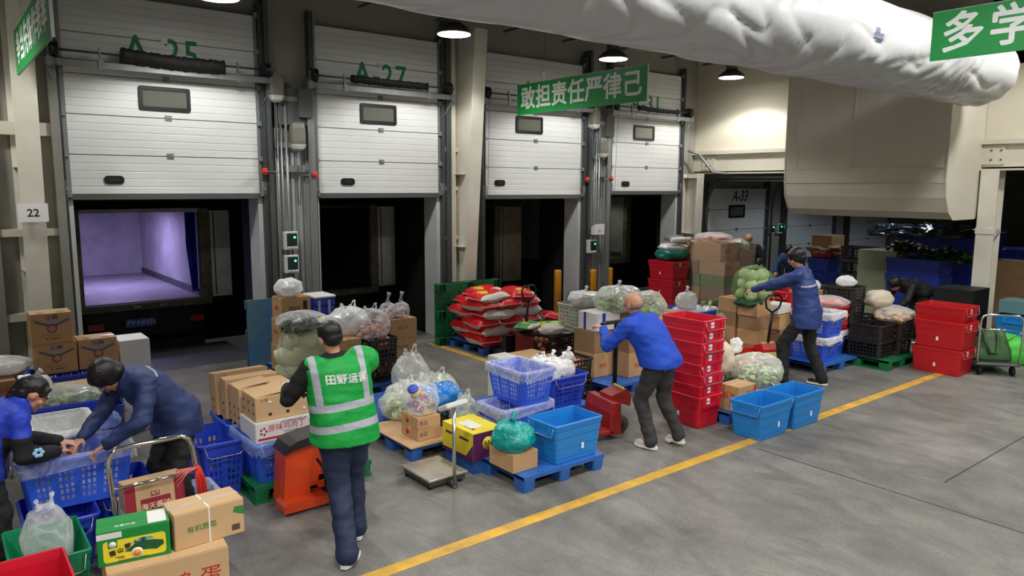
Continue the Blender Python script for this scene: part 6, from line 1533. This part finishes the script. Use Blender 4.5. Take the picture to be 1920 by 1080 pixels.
def person(loc,rz,J,label,top_m,leg_m,shoe_m,hair='short',hand_curl=.7,palm=None,top_len=None,sleeve_m=None,group=None,scale=1.0,collar_m=None,sole_m=None,fat=1.0,hairm=None,gloves=None,vest=None,top_disp=(.012,7,1),topname='jacket',loose=1.0):
    """J: joints in local metres. pelvis, chest, neck, head(centre), face(direction), sho/elb/wri L and R, hip/kne/ank L and R, toe L and R"""
    t=empty('person',loc,rz,label,'person',group); t.scale=(scale,)*3
    V_=lambda k:Vector(J[k])
    pel,ch,nk,hd=V_('pelvis'),V_('chest'),V_('neck'),V_('head'); face=Vector(J['face']).normalized()
    body=MB()
    axis=(ch-pel).normalized()
    shL,shR=V_('shoL'),V_('shoR'); right=(shR-shL).normalized(); hipd=(V_('hipR')-V_('hipL')).normalized()
    front=right.cross(axis)*-1
    # torso
    def tor(b,k,ex=0):
        mid=(pel+ch)/2
        for (c,ax,w,dp,hh) in ((pel,hipd,.165*fat,.125*fat,.13),(mid,(right+hipd).normalized(),.15*fat,.118*fat,.17),(ch,right,.17*fat,.12*fat,.15)):
            z=axis; y=z.cross(ax).normalized(); x=y.cross(z).normalized()
            M=Matrix((x,y,z)).transposed(); ell(b,c,((w+ex),(dp+ex),hh+ex*.5),M,20,14)
        for sh in (shL,shR): cap(b,ch+(sh-ch)*.25+axis*.05,sh,.075*k+ex,.058*k+ex)
    tor(body,.85,-.022)
    cap(body,ch+axis*.03,nk,.052,.050); cap(body,nk,hd-face*.01+Vector((0,0,-.04)),.052,.05)
    # head
    hu=(hd-nk).normalized(); hd=hd-hu*.026; up_=Vector(J.get('headup',hu)); up_=(up_-face*up_.dot(face)).normalized(); hx=face.cross(up_)
    MH=Matrix((hx,face,up_)).transposed()
    HS=1.07
    MH=MH*HS if False else MH
    def H(x,y,z): return hd+(hx*x+face*y+up_*z)*HS
    ell(body,H(0,-.01,.022),(.074,.092,.088),MH); ell(body,H(0,.02,-.045),(.055,.062,.062),MH); cap(body,H(0,.062,-.088),H(0,.05,-.08),.022,.026,10)
    cap(body,H(0,.088,.01),H(0,.106,-.024),.009,.013,8); 
    for s in (-1,1):
        ell(body,H(s*.076,-.005,-.008),(.009,.02,.031),MH,10,8); ell(body,H(s*.042,.055,-.028),(.022,.022,.02),MH,10,8)
        ell(body,H(s*.03,.08,.025),(.02,.009,.006),MH,10,6)
    ell(body,H(0,.088,-.056),(.024,.01,.0085),MH,10,6)
    for s in 'LR':
        sh,el,wr=V_('sho'+s),V_('elb'+s),V_('wri'+s); cap(body,sh,el,.05*fat,.04); cap(body,el,wr,.041,.027)
        hp,kn,an,toe=V_('hip'+s),V_('kne'+s),V_('ank'+s),V_('toe'+s); cap(body,hp,kn,.088*fat,.058); cap(body,kn,an,.058,.036); cap(body,an,toe,.036,.03)
        dv=J.get('hdir'+s,(wr-el)); pn=J.get('palm'+s,(0,0,-1)); hand(body,wr,dv,pn,1 if s=='R' else -1,J.get('curl'+s,hand_curl))
    bo=fuse(body,'body',SKIN,t,J.get('vox',.0085),3,None,.5)
    # eyes and brows
    e=MB()
    for s in (-1,1): ell(e,H(s*.03,.082,.008),(.011,.006,.005),MH,10,6)
    e.build('eye',mat('eye_dark',(30,22,20),.3),t)['kind']='stuff'
    e=MB()
    for s in (-1,1): cap(e,H(s*.016,.089,.028),H(s*.045,.078,.030),.003,.002,6)
    e.build('eyebrow',HAIR,t)['kind']='stuff'
    MB().tube([H(-.02,.0955,-.056),H(0,.0985,-.057),H(.02,.0955,-.056)],.003,6).build('lips',mat('lips',(160,92,84),.5),t)
    # trousers
    tr=MB(); z=axis
    M=Matrix(((hipd),z.cross(hipd).normalized(),z)).transposed(); ell(tr,pel-Vector((0,0,.0)),(.160*fat,.122*fat,.125),M,20,14)
    for s in 'LR':
        hp,kn,an=V_('hip'+s),V_('kne'+s),V_('ank'+s); cap(tr,hp,kn,.104*fat*loose,.088*loose); cap(tr,kn,an+(kn-an).normalized()*.06,.088*loose,.076*loose); cap(tr,an+(kn-an).normalized()*.06,an+Vector((0,0,-.005)),.078*loose,.082*loose)
    fuse(tr,'trousers',leg_m,t,.013,4,(.013,7,3))
    # upper garment
    ga=MB(); hem=J.get('hem',.0); hw_=J.get('hemw',1.09)
    dn=Vector((0,0,-1)); hemv=pel+dn*(hem+.06); mid=(pel+ch)/2; sm_=(right+hipd).normalized(); top=ch+(nk-ch)*.62
    shell(ga,[(hemv,hipd,Vector((0,0,1)),.205*fat*hw_,.165*fat*hw_),(pel,hipd,(axis+Vector((0,0,1))).normalized(),.200*fat*hw_,.165*fat*hw_),(mid,sm_,axis,.195*fat,.155*fat),(ch,right,axis,.205*fat,.150*fat),(top,right,axis,.165*fat,.115*fat),(nk-axis*.012,right,axis,.085,.080)])
    cap(ga,ch+axis*.05,nk-axis*J.get('nkd',.004),.100,.076)
    for s in 'LR':
        sh,el,wr=V_('sho'+s),V_('elb'+s),V_('wri'+s); cap(ga,ch+(sh-ch)*.5,sh,.085,.080); cap(ga,nk-axis*.03,sh,.065,.07); 
        if J.get('sleeves',True): cap(ga,sh,el,.080*fat,.067); cap(ga,el,el+(wr-el)*.93,.067,.052)
    g_=fuse(ga,topname,top_m,t,.012,5,top_disp,colour=J.get('colour'),mats=J.get('topmats'))
    # hair
    hb=MB()
    hm=hairm or HAIR
    if hair=='short':
        ell(hb,H(0,-.018,.036),(.081,.094,.083),MH,22,16); ell(hb,H(0,-.045,-.01),(.072,.062,.06),MH)
        ho=fuse(hb,'hair',hm,t,.007,2,(.0025,60,2))
    elif hair=='thick':
        ell(hb,H(0,-.015,.038),(.092,.108,.092),MH,22,16); ell(hb,H(0,-.045,-.02),(.085,.075,.075),MH); ell(hb,H(0,.045,.065),(.075,.05,.035),MH)
        for s in(-1,1): ell(hb,H(s*.068,-.0,.0),(.02,.05,.05),MH)
        fuse(hb,'hair',hm,t,.006,3,(.002,60,2))
    elif hair=='pony':
        ell(hb,H(0,-.018,.036),(.082,.096,.084),MH,22,16); ell(hb,H(0,-.05,-.01),(.07,.06,.06),MH); cap(hb,H(.05,.058,.065),H(.066,.05,.012),.02,.010,8); cap(hb,H(-.05,.058,.065),H(-.066,.05,.012),.02,.010,8)
        p0=H(0,-.095,.05); cap(hb,H(0,-.08,.04),p0,.035,.025); cap(hb,p0,p0+Vector(J['pony'])*.5,.03,.032); cap(hb,p0+Vector(J['pony'])*.5,p0+Vector(J['pony']),.032,.014)
        fuse(hb,'hair',hm,t,.007,2,(.004,34,2))
        c=MB(); 
        for s in(-1,1): c.bbox(-.006,-.02+s*.02,-.012,.01,.018+s*.02,.012,.004)
        cc=c.build('hair_clip',WHITE,t); cc.location=H(0,-.10,.075); 
    elif hair=='bald':
        ell(hb,H(0,-.05,-.012),(.07,.055,.05),MH); 
        for s in(-1,1): ell(hb,H(s*.06,-.03,-.005),(.018,.04,.04),MH)
        fuse(hb,'hair',mat('cropped_hair',(160,118,96),.6),t,.007,2,(.001,60,2))
    # shoes
    for s in 'LR':
        an,toe=V_('ank'+s),V_('toe'+s); d=(toe-an); d.z=0; d=d.normalized() if d.length>1e-4 else Vector((0,1,0)); sh=MB()
        dz=toe-an; base=an.copy()
        sdv=d.cross(Vector((0,0,1)))
        heel=an-d*.035; hz=J.get('heel'+s,0)
        # sole follows the foot: heel may be lifted
        h0=Vector((heel.x,heel.y,an.z-.075)); t0=Vector((toe.x,toe.y,toe.z-.03))
        cap(sh,h0+Vector((0,0,.038)),h0+d*.06+Vector((0,0,.045)),.036,.042,12); cap(sh,h0+d*.05+Vector((0,0,.045)),t0+Vector((0,0,.03)),.042,.034,12); cap(sh,an+Vector((0,0,-.02)),an+Vector((0,0,.015)),.042,.045,12)
        cap(sh,h0+d*.10+Vector((0,0,.036)),t0-d*.03+Vector((0,0,.03)),.044,.042,12)
        so=fuse(sh,'shoe',shoe_m,t,.008,3)
        sl=MB(); pts=[h0+Vector((0,0,.012)),h0+d*.1+Vector((0,0,.01)),t0+Vector((0,0,.012))]
        ring0=[];ring1=[]
        for (c,w,z_) in ((h0-d*.04,.02,0),(h0,.042,0),(h0+d*.09,.044,0),(t0-d*.04,.049,0),(t0+d*.02,.036,0),(t0+d*.045,.012,0)):
            ring0.append((c,w))
        up_s=[c+sdv*w for c,w in ring0]+[c-sdv*w for c,w in ring0[::-1]]
        sl.loft([[tuple(p+Vector((0,0,-.004))) for p in up_s],[tuple(p+Vector((0,0,.02))) for p in up_s]])
        sl.build('sole',sole_m or WHITE,so,fixn=True)
    return t,H
# ================================================================ the people
BLKF=mat('black_fleece',(16,16,18),.85,bump=.5,bscale=16); VESTG=mat('vest_green',(0,158,62),.5,var=.05,vscale=8,bump=.5,bscale=16); REFL=mat('reflective_grey',(168,170,182),.35); NAVY=mat('navy_trousers',(30,44,74),.7,var=.1,vscale=6,bump=.5,bscale=16)
ROYAL=mat('royal_blue_fleece',(24,72,190),.75,var=.06,vscale=6,bump=.5,bscale=16); CHAR=mat('charcoal_jeans',(52,52,52),.8,var=.15,vscale=8,bump=.5,bscale=16); WORKB=mat('work_jacket_blue',(38,62,122),.7,var=.08,vscale=6,bump=.5,bscale=16); WORKB2=mat('work_jacket_navy',(32,50,96),.7,var=.08,vscale=6,bump=.5,bscale=16)
BLKT=mat('black_trousers',(24,24,26),.8,bump=.5,bscale=16); SHOEB=mat('shoe_black',(24,24,26),.6); SHOEC=mat('shoe_cream',(214,204,186),.6); ROYAL2=mat('royal_blue_tabard',(28,58,180),.6,var=.06,bump=.5,bscale=16)
# --- man in the green vest: back to the camera, facing the dock
jv=dict(pelvis=(.0,.0,.94),chest=(-.02,.04,1.28),neck=(-.04,.07,1.47),head=(-.06,.11,1.618),face=(-.12,.95,-.28),
 shoL=(-.215,.09,1.385),shoR=(.175,.02,1.425),elbL=(-.36,.16,1.16),wriL=(-.30,.37,1.19),elbR=(.22,.20,1.17),wriR=(.02,.40,1.12),palmL=(.3,.2,-.9),palmR=(0,.3,-.9),hdirL=(.3,.8,.1),hdirR=(-.5,.7,.1),
 hipL=(-.10,-.0,.90),hipR=(.10,.0,.90),kneL=(-.07,-.03,.50),ankL=(-.12,-.29,.09),toeL=(-.02,-.19,.045),kneR=(.11,.14,.50),ankR=(.10,.08,.09),toeR=(.13,.23,.045),hem=-.04,nkd=.035)
tv,H=person((2.31,4.90,0),math.radians(-4),jv,'man in a green reflective vest seen from behind, steering the orange truck',BLKF,NAVY,SHOEB,hair='short',topname='black_sweater',fat=1.06,loose=1.06)
vb=MB(); pel,ch,nk=Vector(jv['pelvis']),Vector(jv['chest']),Vector(jv['neck']); ax=(ch-pel).normalized(); rgt=(Vector(jv['shoR'])-Vector(jv['shoL'])).normalized(); hx_=Vector((1,0,0)); up1=Vector((0,0,1))
shell(vb,[(pel+Vector((0,0,-.10)),hx_,up1,.262,.215),(pel,hx_,up1,.250,.205),((pel+ch)/2,hx_,ax,.240,.190),(ch,rgt,ax,.240,.182),(ch+ax*.10,rgt,ax,.240,.170),(nk-ax*.012,rgt,ax,.128,.118)])
for s in ('shoL','shoR'): p=Vector(jv[s]); cap(vb,ch+(p-ch)*.3+ax*.05,ch+(p-ch)*.86+ax*.01,.112,.100)
def vest_col(c):
    r=(c-pel).dot(ax); u=(c-pel).dot(rgt)
    if .0<r<.055 or .15<r<.205: return 1
    if r>.205 and (.150<abs(u)<.202): return 1
    return 0
cap(vb,Vector(jv['shoR'])+Vector((-.04,0,.0)),Vector(jv['shoR'])+Vector((.012,.0,-.015)),.106,.104)
VB=banded('vest_with_bands',(0,158,62),(172,174,186),[[(ax,pel.dot(ax)+.028,.027)],[(ax,pel.dot(ax)+.178,.027)],[(rgt,pel.dot(rgt)+.172,.024),(ax,pel.dot(ax)+.5,.30)],[(rgt,pel.dot(rgt)-.172,.024),(ax,pel.dot(ax)+.5,.30)]])
vest=fuse(vb,'vest',VB,tv,.009,5,(.008,6,2))
tm=text('田野运营',.074,mat('vest_lettering',(240,244,240),.5),tv,(0,0,0),(0,0,0),name='lettering',bold=.0028,space=1.05)
from mathutils.bvhtree import BVHTree
me=tm.data.copy(); tm.data=me; bm=bmesh.new(); bm.from_mesh(me)
bmesh.ops.triangulate(bm,faces=bm.faces); bmesh.ops.subdivide_edges(bm,edges=[e for e in bm.edges if e.calc_length()>.012],cuts=2,use_grid_fill=False)
vt=BVHTree.FromPolygons([v.co for v in vest.data.vertices],[tuple(p.vertices) for p in vest.data.polygons])
for v in bm.verts:
    q=Vector((v.co.x-.022,-.6,1.325+v.co.y)); loc,nrm,i,d=vt.ray_cast(q,Vector((0,1,0)))
    v.co=Vector((q.x,(loc.y if loc else -.1)-.003,q.z))
bm.to_mesh(me); bm.free()
gb=MB(); hand(gb,jv['wriL'],jv['hdirL'],jv['palmL'],-1,.7,1.18); cap(gb,Vector(jv['wriL'])-Vector((0,.06,0)),jv['wriL'],.036,.034)
fuse(gb,'glove',mat('white_glove',(228,228,224),.8),tv,.0065,1)
# --- man in the royal-blue fleece pushing the cart
def local(w,loc,rz,s=1.0): v=Matrix.Rotation(-rz,3,'Z')@(Vector(w)-Vector(loc)); return tuple(v/s)
jb=dict(pelvis=(.10,-.02,.92),chest=(.04,.12,1.22),neck=(.0,.22,1.37),head=(-.02,.27,1.515),face=(.05,.9,-.30),
 shoL=(-.19,.19,1.30),shoR=(.22,.19,1.30),elbL=(-.34,.30,1.06),wriL=(-.27,.50,1.13),elbR=(.32,.34,1.08),wriR=(.18,.50,1.10),palmL=(.1,.5,-.8),palmR=(-.1,.5,-.8),
 hipL=(.0,-.02,.88),hipR=(.19,-.02,.88),kneL=(-.01,.14,.50),ankL=(-.03,-.02,.09),toeL=(-.04,.13,.045),kneR=(.20,-.0,.50),ankR=(.27,-.16,.12),toeR=(.29,-.03,.05),hem=-.01)
_l=(5.74,4.90,0);_r=math.radians(6)
jb['wriL']=local(P(1131,615,1.17),_l,_r); jb['elbL']=local(P(1138,650,1.06),_l,_r); jb['hdirL']=(-.2,.9,.2)
person(_l,_r,jb,'bald man in a royal-blue fleece and charcoal jeans pushing the black cart handle',ROYAL,CHAR,SHOEC,hair='bald',fat=1.12,loose=.95)
# --- tall man with the cabbages
jf=dict(pelvis=(.0,.0,.98),chest=(.0,.06,1.33),neck=(-.0,.12,1.53),head=(-.02,.18,1.70),face=(-.35,.85,-.35),
 shoL=(-.20,.10,1.46),shoR=(.20,.10,1.46),elbL=(-.27,.38,1.34),wriL=(-.24,.64,1.24),elbR=(.25,.36,1.30),wriR=(.05,.58,1.22),palmL=(.3,.2,-.9),palmR=(-.3,.2,-.9),
 hipL=(-.1,.0,.94),hipR=(.1,.0,.94),kneL=(-.12,.26,.54),ankL=(-.14,.22,.09),toeL=(-.14,.38,.045),kneR=(.12,-.02,.52),ankR=(.12,-.2,.09),toeR=(.13,-.05,.045),hem=.15,
 topmats=[banded('work_jacket_back_band',(38,62,122),(176,180,190),[[((-.10,0,1),1.345,.012),((0,1,0),-.3,.34)]])])
person((9.32,5.28,0),math.radians(14),jf,'tall man in a blue work jacket with a pale back stripe',WORKB,BLKT,SHOEB,hair='thick',scale=1.045)
# --- bending man, facing -x
jm=dict(pelvis=(.0,.0,.95),chest=(.02,.26,1.22),neck=(.0,.41,1.315),head=(.0,.52,1.325),face=(.12,.50,-.86),headup=(0,.9,.45),
 shoL=(-.21,.31,1.27),shoR=(.19,.33,1.27),elbL=(-.30,.40,1.02),wriL=(-.14,.60,.86),elbR=(.22,.42,1.02),wriR=(.14,.64,.87),palmL=(.1,.0,-1),palmR=(-.1,0,-1),
 hipL=(-.1,-.02,.89),hipR=(.1,-.02,.89),kneL=(-.12,.08,.50),ankL=(-.13,-.04,.09),toeL=(-.14,.11,.045),kneR=(.13,.1,.50),ankR=(.14,.02,.09),toeR=(.15,.17,.045),hem=.12,
 topmats=[banded('navy_jacket_band',(32,50,96),(176,180,190),[[((0,1,0),.20,.008),((0,0,1),1.5,.22)]])])
tm_,H=person((1.42,6.04,0),math.radians(104),jm,'man in a navy work jacket bending over the big blue basket',WORKB2,BLKT,SHOEB,hair='thick')
b=MB(); b.tube([H(-.055,-.05,-.10),H(-.02,-.02,-.135),H(.03,-.02,-.135),H(.06,-.05,-.10)],.011,8); b.build('lime_collar',mat('lime_collar_mat',(190,214,30),.5),tm_)
# --- woman at the left, facing +x
jw=dict(pelvis=(.0,.0,.90),chest=(.0,.16,1.12),neck=(.0,.28,1.22),head=(.0,.37,1.275),face=(.05,.80,-.58),headup=(0,.5,.85),pony=(-.02,-.13,-.17),
 shoL=(-.17,.20,1.16),shoR=(.18,.22,1.15),elbL=(-.20,.26,.92),wriL=(-.06,.50,.865),elbR=(.23,.22,.90),wriR=(.10,.44,.845),palmL=(0,.1,-1),palmR=(0,.1,-1),
 hipL=(-.09,-.0,.86),hipR=(.09,-.0,.86),kneL=(-.1,.08,.48),ankL=(-.11,-.02,.09),toeL=(-.12,.13,.045),kneR=(.1,.08,.48),ankR=(.11,-.0,.09),toeR=(.12,.14,.045),hem=.1,
 colour=lambda c:1 if ((abs(c.x)>.13 and c.z<1.04 and c.y>.12) or (c.z<1.0 and c.y>.28)) else 0,topmats=[ROYAL2,mat('black_sleeve_cloth',(18,18,22),.8)])
tw,H=person((.14,5.92,0),math.radians(-84),jw,'woman with a ponytail in a royal-blue tabard reaching into the big blue basket',ROYAL2,BLKT,SHOEB,hair='pony',fat=.95)
b=MB(); 
for k in range(6): a=k*PI/3; ell(b,(.275+.0,.30+.022*math.cos(a),.92+.022*math.sin(a)),(.006,.014,.014))
b.build('flower_patch',mat('pale_blue_flower',(150,200,232),.6),tw)
# --- two dim figures further back
VOXS[0]=1.9
jk=dict(pelvis=(0,0,.94),chest=(0,.03,1.28),neck=(0,.05,1.47),head=(0,.10,1.60),face=(0,.85,-.55),shoL=(-.2,.04,1.4),shoR=(.2,.04,1.4),elbL=(-.32,.1,1.15),wriL=(-.22,.33,1.05),elbR=(.3,.1,1.16),wriR=(.25,.34,1.08),
 hipL=(-.1,0,.9),hipR=(.1,0,.9),kneL=(-.11,.04,.5),ankL=(-.11,0,.09),toeL=(-.12,.15,.045),kneR=(.11,.04,.5),ankR=(.11,0,.09),toeR=(.12,.15,.045),hem=.05)
jk2=dict(jk); jk2.update(colour=lambda c:1 if (abs(c.z-1.30)<.014 and c.y>.1 and abs(c.x)<.1) else 0,topmats=[BLKF,REFL])
person((14.1,9.45,0),math.radians(120),jk2,'dim man in black standing behind the wrapped carton tower',BLKF,BLKT,SHOEB,hair='bald')
jc=dict(jk); jc.update(chest=(0,.2,1.2),neck=(0,.32,1.33),head=(0,.42,1.42),face=(0,.5,-.85),shoL=(-.2,.24,1.28),shoR=(.2,.24,1.28),elbL=(-.26,.42,1.08),wriL=(-.2,.58,.98),elbR=(.26,.42,1.08),wriR=(.2,.58,.98))
person((14.2,8.35,0),math.radians(100),jc,'dim person in dark blue bending behind the tall man',mat('dim_blue',(30,64,110),.8),BLKT,SHOEB,hair='thick')
jd=dict(jc); jd.update(chest=(0,.28,1.02),neck=(0,.44,1.08),head=(0,.55,1.06),face=(0,.6,-.8),headup=(0,.8,.6),shoL=(-.2,.34,1.04),shoR=(.2,.34,1.04),elbL=(-.24,.45,.80),wriL=(-.16,.6,.62),elbR=(.24,.45,.80),wriR=(.16,.6,.62),
 topmats=[banded('black_with_lime_band',(16,16,18),(180,220,40),[[((.3,1,0),.14,.016),((0,0,1),1.3,.26),((1,0,0),.0,.10)]],bump=.3)])
_l=PX(1722,600,13.6); person((_l.x,_l.y,0),math.radians(62),jd,'dim person in black with a lime stripe bending behind the black crates',BLKF,BLKT,SHOEB,hair='thick',scale=.98)
# ---------------------------------------------------------------- link everything built
for _o in PENDING: COL.objects.link(_o)
